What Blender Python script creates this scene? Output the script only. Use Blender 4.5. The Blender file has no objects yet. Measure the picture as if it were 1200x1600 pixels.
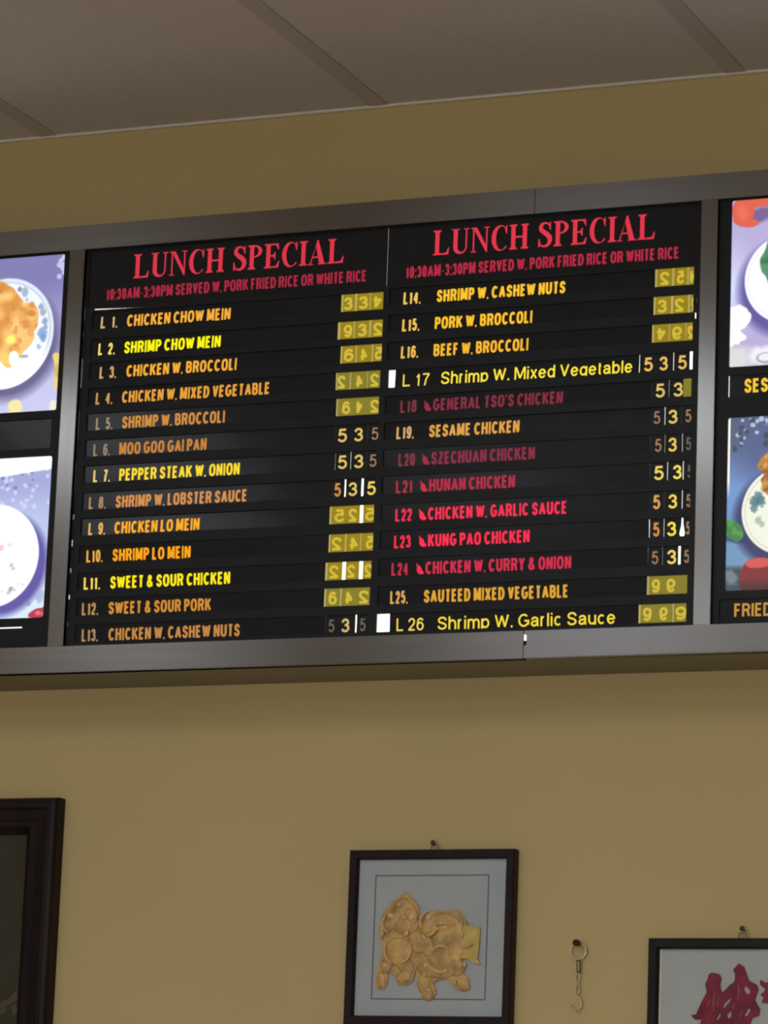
import bpy, bmesh, math, random
import numpy as np
from mathutils import Matrix, Vector

scene = bpy.context.scene
E = 1.35                                  # eye height; z values below are measured from eye level
random.seed(7)

# ------------------------------------------------------------------ camera
cam_data = bpy.data.cameras.new('camera')
cam = bpy.data.objects.new('camera', cam_data)
scene.collection.objects.link(cam)
cam_data.sensor_fit = 'HORIZONTAL'
cam_data.sensor_width = 36.0
cam_data.lens = 36.0 * 5693.0 / 1200.0
cam_data.clip_start = 0.05
rx = Vector((0.925259, 0.377469, 0.037577))
ry = Vector((0.043831, -0.204782, 0.977826))
rz = -Vector((-0.376794, 0.903095, 0.206021))
m = Matrix((rx, ry, rz)).transposed().to_4x4()
m.translation = Vector((2.76688, -5.27733, E))
cam.matrix_world = m
scene.camera = cam
cam_data.dof.use_dof = True              # the photograph is a touch soft all over
cam_data.dof.focus_distance = 60.0
cam_data.dof.aperture_fstop = 80.0

# ------------------------------------------------------------------ light and exposure
LAMP = 3.6                                # radiance of the ceiling fluorescents
LAMP_COL = (0.88, 0.95, 1.05)
DAY_FILL = 5.6                                 # radiance of the unseen fill window added behind the viewer
scene.view_settings.view_transform = 'Standard'
scene.view_settings.look = 'None'
scene.view_settings.exposure = 0.0
scene.view_settings.gamma = 1.0
scene.view_settings.use_curve_mapping = False
world = bpy.data.worlds.new('world')
scene.world = world
world.use_nodes = True
world.node_tree.nodes['Background'].inputs[0].default_value = (0.5, 0.55, 0.6, 1)
world.node_tree.nodes['Background'].inputs[1].default_value = 0.05

# ------------------------------------------------------------------ helpers
def lin(c):
    c = c / 255.0
    return c / 12.92 if c <= 0.04045 else ((c + 0.055) / 1.055) ** 2.4

def rgb(r, g, b):
    return (lin(r), lin(g), lin(b), 1.0)

def mat(name, col, rough=0.6, metal=0.0, spec=0.5, emit=None, strength=1.0, coat=0.0):
    m = bpy.data.materials.new(name)
    m.use_nodes = True
    b = m.node_tree.nodes['Principled BSDF']
    b.inputs['Base Color'].default_value = col
    b.inputs['Roughness'].default_value = rough
    b.inputs['Metallic'].default_value = metal
    b.inputs['Specular IOR Level'].default_value = spec
    b.inputs['Coat Weight'].default_value = coat
    if emit:
        b.inputs['Emission Color'].default_value = emit
        b.inputs['Emission Strength'].default_value = strength
    return m

def noisy(m, scale, amount, bump=0.0, bscale=None, detail=4.0, stretch=(1, 1, 1), dist=0.002):
    """mottle the base colour of a material and give it a fine relief"""
    nt = m.node_tree
    b = nt.nodes['Principled BSDF']
    tc = nt.nodes.new('ShaderNodeTexCoord')
    mp = nt.nodes.new('ShaderNodeMapping')
    mp.inputs['Scale'].default_value = stretch
    nt.links.new(tc.outputs['Object'], mp.inputs['Vector'])
    if amount:
        n = nt.nodes.new('ShaderNodeTexNoise')
        n.inputs['Scale'].default_value = scale
        n.inputs['Detail'].default_value = detail
        nt.links.new(mp.outputs[0], n.inputs['Vector'])
        c = b.inputs['Base Color'].default_value[:]
        r = nt.nodes.new('ShaderNodeValToRGB')
        r.color_ramp.elements[0].position = 0.3
        r.color_ramp.elements[1].position = 0.7
        r.color_ramp.elements[0].color = [x * (1 - amount) for x in c[:3]] + [1]
        r.color_ramp.elements[1].color = [min(1, x * (1 + amount)) for x in c[:3]] + [1]
        nt.links.new(n.outputs[0], r.inputs[0])
        nt.links.new(r.outputs[0], b.inputs['Base Color'])
    if bump:
        n2 = nt.nodes.new('ShaderNodeTexNoise')
        n2.inputs['Scale'].default_value = bscale or scale
        n2.inputs['Detail'].default_value = 3
        nt.links.new(mp.outputs[0], n2.inputs['Vector'])
        bp = nt.nodes.new('ShaderNodeBump')
        bp.inputs['Strength'].default_value = bump
        bp.inputs['Distance'].default_value = dist
        nt.links.new(n2.outputs[0], bp.inputs['Height'])
        nt.links.new(bp.outputs[0], b.inputs['Normal'])
    return m

def steel(name, col, rough, aniso, axis):
    m = mat(name, col, rough, 1.0)
    nt = m.node_tree
    b = nt.nodes['Principled BSDF']
    b.inputs['Anisotropic'].default_value = aniso
    t = nt.nodes.new('ShaderNodeCombineXYZ')          # the brushing blurs reflections across the grain
    t.inputs[2 if axis == 'X' else 0].default_value = 1.0
    nt.links.new(t.outputs[0], b.inputs['Tangent'])
    noisy(m, 3.0, 0.05, stretch=((0.6, 8, 30) if axis == 'X' else (30, 8, 0.6)))
    return m

def emission(name, col, strength=1.0, body=(0.02, 0.02, 0.02, 1), rough=0.35):
    return mat(name, body, rough, spec=0.1, emit=col, strength=strength)

_em = {}
def glow(r, g, b):
    k = (r, g, b)
    if k not in _em:
        _em[k] = emission('backlit_%d_%d_%d' % k, rgb(r, g, b))
    return _em[k]

def link(name, me, material=None, parent=None, loc=None):
    o = bpy.data.objects.new(name, me)
    scene.collection.objects.link(o)
    if material is not None and me is not None and not me.materials:
        me.materials.append(material)
    if parent is not None:
        o.parent = parent
    if loc is not None:
        o.location = loc
    return o

def tag(o, label, cat, group=None):
    o['label'] = label
    o['category'] = cat
    if group:
        o['group'] = group
    return o

def thing(name, loc, label, cat, group=None):
    return tag(link(name, None, loc=loc), label, cat, group)

def structure(o):
    o['kind'] = 'structure'
    return o

class MB:
    """collects shapes into one mesh"""
    def __init__(s):
        s.v, s.f = [], []
    def box(s, x0, x1, y0, y1, z0, z1):
        n = len(s.v)
        s.v += [(x, y, z) for x in (x0, x1) for y in (y0, y1) for z in (z0, z1)]
        s.f += [tuple(n + i for i in q) for q in
                ((0, 1, 3, 2), (4, 6, 7, 5), (0, 4, 5, 1), (2, 3, 7, 6), (0, 2, 6, 4), (1, 5, 7, 3))]
        return s
    def prism(s, pts, y0, y1):
        n, k = len(s.v), len(pts)
        s.v += [(x, y0, z) for x, z in pts] + [(x, y1, z) for x, z in pts]
        s.f.append(tuple(range(n, n + k)))
        s.f.append(tuple(range(n + 2 * k - 1, n + k - 1, -1)))
        for i in range(k):
            j = (i + 1) % k
            s.f.append((n + i, n + k + i, n + k + j, n + j))
        return s
    def tube(s, pts, r, sides=10, closed=False):
        n, k = len(s.v), len(pts)
        P = [Vector(p) for p in pts]
        rr = r if isinstance(r, (list, tuple)) else [r] * k
        for i, p in enumerate(P):
            a = P[(i - 1) % k] if closed else P[max(0, i - 1)]
            b = P[(i + 1) % k] if closed else P[min(k - 1, i + 1)]
            d = (b - a).normalized()
            u = d.cross(Vector((0.13, 0.97, 0.21))).normalized()
            w = d.cross(u)
            for j in range(sides):
                t = 2 * math.pi * j / sides
                s.v.append(tuple(p + rr[i] * (math.cos(t) * u + math.sin(t) * w)))
        for i in range(k if closed else k - 1):
            for j in range(sides):
                a, b = n + i * sides, n + ((i + 1) % k) * sides
                s.f.append((a + j, a + (j + 1) % sides, b + (j + 1) % sides, b + j))
        if not closed:
            s.f.append(tuple(range(n, n + sides)))
            s.f.append(tuple(range(n + k * sides - 1, n + (k - 1) * sides - 1, -1)))
        return s
    def ball(s, c, rx, ry, rz, ang=0.0, nu=14, nv=7):
        n = len(s.v)
        for i in range(nv + 1):
            th = math.pi * i / nv
            for j in range(nu):
                ph = 2 * math.pi * j / nu
                x, z, y = rx * math.sin(th) * math.cos(ph), rz * math.sin(th) * math.sin(ph), ry * math.cos(th)
                s.v.append((c[0] + x * math.cos(ang) - z * math.sin(ang), c[1] + y,
                            c[2] + x * math.sin(ang) + z * math.cos(ang)))
        for i in range(nv):
            for j in range(nu):
                a, b = n + i * nu, n + (i + 1) * nu
                s.f.append((a + j, a + (j + 1) % nu, b + (j + 1) % nu, b + j))
        return s
    def mesh(s, name, smooth=False, bevel=0.0):
        me = bpy.data.meshes.new(name)
        me.from_pydata(s.v, [], s.f)
        bm = bmesh.new()
        bm.from_mesh(me)
        bmesh.ops.remove_doubles(bm, verts=bm.verts, dist=1e-6)
        bmesh.ops.recalc_face_normals(bm, faces=bm.faces)
        if bevel:
            ed = [e for e in bm.edges if len(e.link_faces) == 2 and e.calc_face_angle(0) > 0.6]
            bmesh.ops.bevel(bm, geom=ed, offset=bevel, segments=2, affect='EDGES', clamp_overlap=True)
        bm.to_mesh(me)
        bm.free()
        if smooth:
            for p in me.polygons:
                p.use_smooth = True
        return me
    def build(s, name, material, parent=None, loc=None, smooth=False, bevel=0.0):
        return link(name, s.mesh(name, smooth, bevel), material, parent, loc)

def curve_mesh(name, curve):
    o = bpy.data.objects.new('temporary', curve)
    scene.collection.objects.link(o)
    dg = bpy.context.evaluated_depsgraph_get()
    dg.update()
    me = bpy.data.meshes.new_from_object(o.evaluated_get(dg))
    me.name = name
    bpy.data.objects.remove(o)
    bpy.data.curves.remove(curve)
    return me

def sheet(name, loops, y0, y1, bevel=0.0):
    """a flat sheet in the xz plane cut out along closed loops (the inner ones are holes), y0 front to y1 back"""
    c = bpy.data.curves.new(name, 'CURVE')
    c.dimensions = '2D'
    c.fill_mode = 'BOTH'
    c.extrude = abs(y1 - y0) / 2
    for L in loops:
        sp = c.splines.new('POLY')
        sp.points.add(len(L) - 1)
        for p, (x, z) in zip(sp.points, L):
            p.co = (x, z, 0, 1)
        sp.use_cyclic_u = True
    me = curve_mesh(name, c)
    me.transform(Matrix.Rotation(math.pi / 2, 4, 'X'))
    me.transform(Matrix.Translation((0, (y0 + y1) / 2, 0)))
    me.materials.clear()
    return me

def bounds(me):
    a = np.empty(len(me.vertices) * 3)
    me.vertices.foreach_get('co', a)
    a = a.reshape(-1, 3)
    return a.min(0), a.max(0)

def mirror_mesh(me, mode):
    lo, hi = bounds(me)
    cx, cz = (lo[0] + hi[0]) / 2, (lo[2] + hi[2]) / 2
    S = Matrix.Diagonal((-1 if mode in 'mr' else 1, 1, -1 if mode in 'fr' else 1, 1))
    me.transform(Matrix.Translation((cx, 0, cz)) @ S @ Matrix.Translation((-cx, 0, -cz)))
    if mode in 'mf':
        me.flip_normals()
    return me

def rect(x0, x1, z0, z1, r=0.0):
    if not r:
        return [(x0, z0), (x1, z0), (x1, z1), (x0, z1)]
    out = []
    for cx, cz, a in ((x1 - r, z0 + r, -90), (x1 - r, z1 - r, 0), (x0 + r, z1 - r, 90), (x0 + r, z0 + r, 180)):
        for i in range(5):
            t = math.radians(a + i * 22.5)
            out.append((cx + r * math.cos(t), cz + r * math.sin(t)))
    return out

def up(o):
    """lift a thing built with heights from eye level"""
    o.location.z += E
    return o

# ------------------------------------------------------------------ a plain grotesque alphabet drawn with strokes
def _e(cx, cz, rx_, rz_, a0, a1, n=14):
    return [(cx + rx_ * math.cos(math.radians(a0 + (a1 - a0) * i / n)), cz + rz_ * math.sin(math.radians(a0 + (a1 - a0) * i / n))) for i in range(n + 1)]

def _o(z0=0.0, z1=1.0, n=24, p=2.5):
    c, r = (z0 + z1) / 2, (z1 - z0) / 2
    f = lambda v: math.copysign(abs(v) ** (2 / p), v)
    return [(0.5 + 0.5 * f(math.cos(2 * math.pi * i / n)), c + r * f(math.sin(2 * math.pi * i / n))) for i in range(n + 1)]

_S = [(.97, .74)] + _e(.5, .755, .45, .245, 20, 180, 9) + [(.08, .66), (.22, .57), (.5, .51), (.8, .43), (.95, .31)] + _e(.5, .245, .47, .245, 0, -160, 10) + [(.02, .26)]
_8a, _8b = _e(.5, .755, .42, .245, 0, 360, 18), _e(.5, .265, .5, .265, 0, 360, 20)
_C = _e(.52, .5, .52, .5, 42, 318, 20)
_b = lambda: _e(.5, .36, .5, .36, 0, 360, 20)
# glyph: (width, [polylines in a unit box])
SK = {
 'A': (.74, [[(0, -.03), (.5, 1), (1, -.03)], [(.17, .30), (.83, .30)]]),
 'B': (.68, [[(0, 0), (0, 1), (.55, 1)] + _e(.55, .765, .38, .235, 90, -90, 8) + [(0, .53)], [(0, .53), (.6, .53)] + _e(.6, .265, .4, .265, 90, -90, 8) + [(0, 0)]]),
 'C': (.70, [_C]),
 'D': (.70, [[(0, 0), (0, 1), (.42, 1)] + _e(.42, .5, .58, .5, 90, -90, 12) + [(0, 0)]]),
 'E': (.60, [[(1, 1), (0, 1), (0, 0), (1.03, 0)], [(0, .53), (.92, .53)]]),
 'F': (.57, [[(1, 1), (0, 1), (0, -.08)], [(0, .5), (.86, .5)]]),
 'G': (.74, [_e(.5, .5, .5, .5, 45, 330, 20) + [(1, .12), (1, .46), (.56, .46)]]),
 'H': (.69, [[(0, -.08), (0, 1.08)], [(1, -.08), (1, 1.08)], [(0, .53), (1, .53)]]),
 'I': (.21, [[(.5, -.08), (.5, 1.08)]]),
 'K': (.70, [[(0, -.08), (0, 1.08)], [(1, 1.04), (.05, .38)], [(.36, .60), (1.03, -.05)]]),
 'L': (.56, [[(0, 1.08), (0, 0), (1.05, 0)]]),
 'M': (.82, [[(0, -.08), (0, 1), (.08, 1), (.5, .05), (.92, 1), (1, 1), (1, -.08)]]),
 'N': (.69, [[(0, -.08), (0, 1.02), (.04, 1), (.96, 0), (1, -.02), (1, 1.08)]]),
 'O': (.74, [_o()]),
 'P': (.64, [[(0, -.08), (0, 1), (.58, 1)] + _e(.58, .735, .42, .265, 90, -90, 10) + [(0, .47)]]),
 'R': (.70, [[(0, -.08), (0, 1), (.58, 1)] + _e(.58, .75, .40, .25, 90, -90, 10) + [(0, .50)], [(.52, .50), (.76, .40), (1.0, -.06)]]),
 'S': (.65, [_S]),
 'T': (.62, [[(-.04, 1), (1.04, 1)], [(.5, 1), (.5, -.08)]]),
 'U': (.69, [[(0, 1.08), (0, .32)] + _e(.5, .32, .5, .32, 180, 360, 12) + [(1, 1.08)]]),
 'V': (.68, [[(0, 1.05), (.5, 0), (1, 1.05)]]),
 'W': (.96, [[(0, 1.05), (.25, 0), (.5, .96), (.75, 0), (1, 1.05)]]),
 'X': (.68, [[(0, -.05), (1, 1.05)], [(0, 1.05), (1, -.05)]]),
 'Y': (.68, [[(0, 1.05), (.5, .46), (1, 1.05)], [(.5, .46), (.5, -.08)]]),
 'Z': (.62, [[(.02, 1), (1, 1), (0, 0), (1.03, 0)]]),
 '&': (.72, [[(1.02, -.02), (.30, .68)] + _e(.44, .81, .22, .19, 215, -40, 12) + [(.40, .55)] + _e(.40, .27, .40, .27, 110, 300, 12) + [(.78, .16), (.92, .42)]]),
 '0': (.56, [_o(p=2.3)]),
 '1': (.36, [[(.1, .76), (.45, .82), (.72, 1.0), (.72, -.08)]]),
 '2': (.56, [[(0, .72)] + _e(.48, .73, .46, .27, 160, -20, 10) + [(.78, .48), (.10, .10), (0, 0), (1.03, 0)]]),
 '3': (.56, [[(0, .76)] + _e(.47, .76, .43, .24, 155, -80, 10) + [(.38, .53)], [(.38, .53)] + _e(.48, .265, .50, .265, 82, -165, 12)]),
 '4': (.57, [[(.72, -.08), (.72, .98), (0, .28), (1.06, .28)]]),
 '5': (.56, [[(.95, 1), (.20, 1), (.08, .50)] + _e(.48, .32, .50, .32, 128, -160, 16)]),
 '6': (.56, [_e(.5, .32, .5, .32, 0, 360, 18), [(0, .32), (.04, .62)] + _e(.52, .68, .46, .32, 160, 25, 8)]),
 '7': (.56, [[(0, 1), (1, 1), (.55, .5), (.36, -.08)]]),
 '8': (.56, [_8a, _8b]),
 '9': (.56, [_e(.5, .68, .5, .32, 0, 360, 18), [(1, .68), (.96, .38)] + _e(.48, .32, .46, .32, -20, -155, 8)]),
 '.': (.16, [[(.5, -.09), (.5, .09)]]),
 ':': (.16, [[(.5, -.09), (.5, .09)], [(.5, .55), (.5, .73)]]),
 "'": (.15, [[(.5, .76), (.5, 1.08)]]),
 '-': (.34, [[(0, .40), (1, .40)]]),
 # small letters: heights in capital heights
 'h': (.52, [[(0, -.08), (0, 1.08)], [(0, .42)] + _e(.5, .42, .5, .31, 180, 0, 10) + [(1, -.08)]]),
 'r': (.33, [[(0, -.08), (0, .80)], [(0, .46)] + _e(.62, .44, .62, .29, 180, 75, 8)]),
 'i': (.13, [[(.5, -.08), (.5, .78)], [(.5, .93), (.5, 1.08)]]),
 'm': (.82, [[(0, -.08), (0, .78)], [(0, .45)] + _e(.25, .45, .25, .28, 180, 0, 8) + [(.5, -.08)], [(.5, .45)] + _e(.75, .45, .25, .28, 180, 0, 8) + [(1, -.08)]]),
 'p': (.55, [[(0, -.32), (0, .78)], _b()]),
 'x': (.50, [[(0, -.05), (1, .77)], [(0, .77), (1, -.05)]]),
 'e': (.55, [[(0, .37), (1, .37)] + _e(.5, .36, .5, .36, 0, 330, 20)]),
 'd': (.55, [_b(), [(1, -.08), (1, 1.08)]]),
 'g': (.55, [_b(), [(1, .78), (1, -.06)] + _e(.5, -.06, .5, .24, 0, -160, 8)]),
 't': (.30, [[(.4, .98), (.4, .16)] + _e(.72, .14, .32, .14, 180, 270, 5) + [(1, 0)], [(0, .72), (1, .72)]]),
 'a': (.54, [[(.03, .52)] + _e(.48, .52, .44, .20, 165, 0, 8) + [(.92, .12), (1, -.06)], [(.92, .44), (.4, .38)] + _e(.38, .19, .38, .19, 95, 300, 8) + [(.92, .22)]]),
 'b': (.55, [[(0, -.08), (0, 1.08)], _b()]),
 'l': (.13, [[(.5, -.08), (.5, 1.08)]]),
 'c': (.50, [_e(.5, .36, .5, .36, 45, 315, 16)]),
 'u': (.52, [[(0, .78), (0, .28)] + _e(.5, .28, .5, .28, 180, 360, 10), [(1, .78), (1, -.08)]]),
}

def ribbon(pts, t):
    """outline of a polyline of width t with mitred joints"""
    P = [Vector(p) for p in pts]
    P = [p for i, p in enumerate(P) if i == 0 or (p - P[i - 1]).length > 1e-6]
    closed = (P[0] - P[-1]).length < 1e-5
    if closed:
        P = P[:-1]
    n = len(P)
    S = n if closed else n - 1
    N = []
    for i in range(S):
        d = (P[(i + 1) % n] - P[i]).normalized()
        N.append(Vector((-d.y, d.x)) * (t / 2))
    def ends(i, side):
        """offset of corner i, shared by both segments where the bend is gentle"""
        if not closed and (i == 0 or i == n - 1):
            return None
        m = N[(i - 1) % S] + N[i % S]
        c = m.length / t
        return m.normalized() * (t / 2 / c) if c > 0.62 else None
    quads = []
    for i in range(S):
        j = (i + 1) % n
        a, b = ends(i, 0) or N[i], ends(j, 1) or N[i]
        quads.append((P[i] - a, P[j] - b, P[j] + b, P[i] + a))
    for i in range(n):
        if (closed or 0 < i < n - 1) and ends(i, 0) is None:      # sharp corner: bevel both sides
            u, w = N[(i - 1) % S], N[i % S]
            quads.append((P[i] + u, P[i] + w, P[i] - u, P[i] - w))
    return quads

def text_mesh(body, x0, x1, z, h, y, bold=0.0036, fit=False, slope=0.0):
    """letters in the xz plane filling x0 to x1 on baseline z, capital height h, stroke width bold (metres)"""
    gap, wsp = 0.11, 0.15
    tot = sum((SK[c][0] if c != ' ' else wsp) for c in body) + gap * (len(body) - 1)
    k = (x1 - x0) / tot
    v, f, x = [], [], x0
    for c in body:
        if c == ' ':
            x += (wsp + gap) * k
            continue
        w, lines = SK[c]
        w *= k
        t = min(bold, max(0.0016, w * 0.42)) if c not in "Iil.:'1" else min(bold, 0.95 * max(w, 0.002))
        iw, ih = max(w - t, 1e-5), h - t
        for ln in lines:
            pts = [(x + t / 2 + iw * a, z + t / 2 + ih * b) for a, b in ln]
            for q in ribbon(pts, t):
                n = len(v)
                v += [(p.x, y, p.y + slope * (p.x - x0)) for p in q]
                f.append((n, n + 1, n + 2, n + 3))
        x += w + gap * k
    me = bpy.data.meshes.new('lettering')
    me.from_pydata(v, [], f)
    return me

# ------------------------------------------------------------------ materials
wall_paint = noisy(mat('yellow_wall_paint', (0.60, 0.455, 0.212, 1), 0.75, spec=0.25), 2.2, 0.035, 0.25, 130, dist=0.001)
ceiling_board = noisy(mat('ceiling_board', (0.66, 0.605, 0.56, 1), 0.9, spec=0.2), 60, 0.03, 0.3, 220, dist=0.001)
grid_paint = mat('ceiling_grid_paint', (0.54, 0.49, 0.45, 1), 0.6, spec=0.3)
trim_paint = mat('pale_trim_paint', (0.80, 0.73, 0.60, 1), 0.5)
floor_tile = noisy(mat('floor_tile', (0.46, 0.41, 0.36, 1), 0.4), 5, 0.15)
rail_steel = steel('brushed_rail_steel', (0.285, 0.272, 0.262, 1), 0.25, 0.92, 'X')
rail_steel_b = steel('brushed_rail_steel_cool', (0.285, 0.275, 0.27, 1), 0.22, 0.92, 'X')
post_steel = steel('brushed_post_steel', (0.315, 0.305, 0.29, 1), 0.24, 0.8, 'Z')
case_steel = mat('case_sheet_steel', (0.27, 0.26, 0.235, 1), 0.5, 1.0)
black_plastic = noisy(mat('black_track_plastic', (0.021, 0.0215, 0.0235, 1), 0.36, spec=0.14), 20, 0.1)
black_film = noisy(mat('glossy_black_film', (0.026, 0.0265, 0.029, 1), 0.13, spec=0.14), 20, 0.05, 0.22, 5, stretch=(1, 1, 1.3), dist=0.004)
lit_panel = emission('white_light_panel', (1.0, 0.985, 0.90, 1), 1.25, (0.8, 0.8, 0.75, 1))
slit_glow = emission('painted_slit_glow', rgb(186, 170, 104), 1.0)  # painted glow of the closed gaps between yellow tiles
amber_film = emission('amber_tile_film', rgb(142, 122, 20), 1.0, (0.10, 0.085, 0.015, 1))
olive_film = emission('olive_tile_film', rgb(124, 116, 40), 1.0, (0.10, 0.085, 0.015, 1))
digit_pale = emission('pale_digit_film', rgb(210, 184, 60), 1.0)
lamp_lens = mat('lamp_lens', (0.8, 0.8, 0.8, 1), 0.5, emit=LAMP_COL + (1,), strength=LAMP)
lamp_frame = mat('lamp_frame_white', (0.75, 0.74, 0.70, 1), 0.4)
fill_glass = mat('fill_daylight_glass', (0.1, 0.1, 0.1, 1), 0.1, emit=(0.88, 0.93, 0.97, 1), strength=DAY_FILL)
white_paint = mat('white_window_paint', (0.7, 0.7, 0.68, 1), 0.5)
dark_wood = noisy(mat('dark_frame_wood', (0.016, 0.009, 0.009, 1), 0.5, spec=0.18), 30, 0.35, 0.15, 60, stretch=(1, 1, 0.15))
black_wood = noisy(mat('black_frame_wood', (0.011, 0.0105, 0.0105, 1), 0.5, spec=0.18), 30, 0.3, 0.15, 60)
mat_board = noisy(mat('pale_mat_board', (0.45, 0.475, 0.485, 1), 0.85, spec=0.15), 14, 0.03, 0.2, 300, dist=0.0005)
mat_board_warm = noisy(mat('grey_mat_board', (0.50, 0.515, 0.50, 1), 0.85, spec=0.15), 14, 0.03, 0.2, 300, dist=0.0005)
ink_line = mat('grey_ink', (0.085, 0.10, 0.125, 1), 0.7)
gold_paper = noisy(mat('golden_cut_paper', (0.60, 0.36, 0.11, 1), 0.38, spec=0.55), 45, 0.34, 0.8, 160, dist=0.001)
gold_light = noisy(mat('pale_golden_paper', (0.74, 0.46, 0.19, 1), 0.36, spec=0.6), 60, 0.22, 0.4, 120, dist=0.001)
gold_tail = noisy(mat('yellow_tail_paper', (0.64, 0.46, 0.11, 1), 0.45, spec=0.5), 60, 0.2, 0.4, 120, dist=0.001)
crimson_paper = noisy(mat('crimson_cut_paper', (0.235, 0.022, 0.045, 1), 0.6, spec=0.3), 45, 0.35, 0.3, 150, dist=0.0006)
pink_paper = noisy(mat('pale_pink_paper', (0.40, 0.18, 0.20, 1), 0.6, spec=0.3), 45, 0.2)
brass = mat('aged_brass', (0.30, 0.24, 0.13, 1), 0.4, 0.9)
pale_brass = mat('pale_brass', (0.62, 0.55, 0.36, 1), 0.30, 0.8)
red_plastic = mat('dark_red_plastic', (0.10, 0.012, 0.006, 1), 0.4)
dark_metal = mat('dark_metal', (0.06, 0.05, 0.035, 1), 0.45, 0.8)

# ------------------------------------------------------------------ room shell
WY = 0.165                                # plane of the wall that carries the light box
CZ = 1.9475                               # ceiling height above eye level
X0, X1, Y0 = -3.4, 4.7, -7.6
structure(up(MB().box(X0, X1, WY, WY + 0.12, -E, CZ + 0.1).build('wall_front', wall_paint)))
structure(up(MB().box(X0 - 0.12, X0, Y0, WY, -E, CZ + 0.1).build('wall_left', wall_paint)))
structure(up(MB().box(X1, X1 + 0.12, Y0, WY, -E, CZ + 0.1).build('wall_right', wall_paint)))
bw = MB()
wx0, wx1, wz0, wz1 = -0.6, 3.0, -0.45, 1.1
bw.box(X0, wx0, Y0 - 0.12, Y0, -E, CZ + 0.1).box(wx1, X1, Y0 - 0.12, Y0, -E, CZ + 0.1)
bw.box(wx0, wx1, Y0 - 0.12, Y0, -E, wz0).box(wx0, wx1, Y0 - 0.12, Y0, wz1, CZ + 0.1)
structure(up(bw.build('wall_back', wall_paint)))
structure(up(MB().box(X0, X1, Y0, WY, -E - 0.1, -E).build('floor', floor_tile)))
structure(up(MB().box(X0, X1, Y0, WY, CZ, CZ + 0.08).build('ceiling', ceiling_board)))
# suspended ceiling bars running away from the wall, and cross bars
gb = MB()
bars = [-0.1671 + 0.629 * k for k in range(-5, 8)]
for x in bars:
    gb.box(x - 0.017, x + 0.017, Y0 + 0.005, WY - 0.0105, CZ - 0.0022, CZ - 0.0005)
cross = [-0.53 - 1.22 * k for k in range(6)]
for y in cross:
    for a, b in zip(bars, bars[1:]):
        gb.box(a + 0.0172, b - 0.0172, y - 0.017, y + 0.017, CZ - 0.0021, CZ - 0.0005)
structure(up(gb.build('trim_2', grid_paint)))
structure(up(MB().box(X0 + 0.001, X1 - 0.001, WY - 0.010, WY - 0.0005, CZ - 0.0050, CZ - 0.0005).build('trim_1', trim_paint)))
# unseen window added behind the viewer to brighten the menu wall
win = up(link('fill_window_1', None, loc=(0, 0, 0)))
structure(win)
wf = MB()
for a, b in ((wx0, wx0 + 0.06), (wx1 - 0.06, wx1), (1.17, 1.23)):
    wf.box(a, b, Y0 - 0.09, Y0 - 0.02, wz0, wz1)
wf.box(wx0, wx1, Y0 - 0.089, Y0 - 0.021, wz0, wz0 + 0.06).box(wx0, wx1, Y0 - 0.089, Y0 - 0.021, wz1 - 0.06, wz1)
structure(wf.build('fill_window_frame', white_paint, win))
structure(MB().box(wx0 + 0.03, wx1 - 0.03, Y0 - 0.06, Y0 - 0.05, wz0 + 0.03, wz1 - 0.03).build('fill_pane', fill_glass, win))
# fluorescent ceiling lights
lamp_spots = [(-2, 1), (0, 1), (2, 1), (4, 1), (-2, 3), (0, 3), (2, 3), (4, 3), (0, 5), (2, 5)]
lamp_names = {-2: 'left', 0: 'second from left', 2: 'third from left', 4: 'right'}
row_names = {1: 'nearest the menu wall', 3: 'in the middle of the room', 5: 'at the back of the room'}
fr = MB()
a, b = 0.29, 0.585
fr.box(-a, a, -b, -b + 0.03, -0.012, 0).box(-a, a, b - 0.03, b, -0.012, 0)
fr.box(-a, -a + 0.03, -b + 0.0301, b - 0.0301, -0.012, 0).box(a - 0.03, a, -b + 0.0301, b - 0.0301, -0.012, 0)
frame_me = fr.mesh('frame')
lens_me = MB().box(-a + 0.031, a - 0.031, -b + 0.031, b - 0.031, -0.008, -0.002).mesh('diffuser')
for k, j in lamp_spots:
    cx = (-0.1671 + 0.629 * k) + 0.3145
    cy = -0.53 - 1.22 * j - 0.61
    t = thing('ceiling_light', (cx, cy, E + CZ - 0.0006),
              'white fluorescent ceiling light, %s column, %s' % (lamp_names[k], row_names[j]), 'ceiling light', 'ceiling lights')
    link('frame', frame_me, lamp_frame, t)
    link('diffuser', lens_me, lamp_lens, t)

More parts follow.
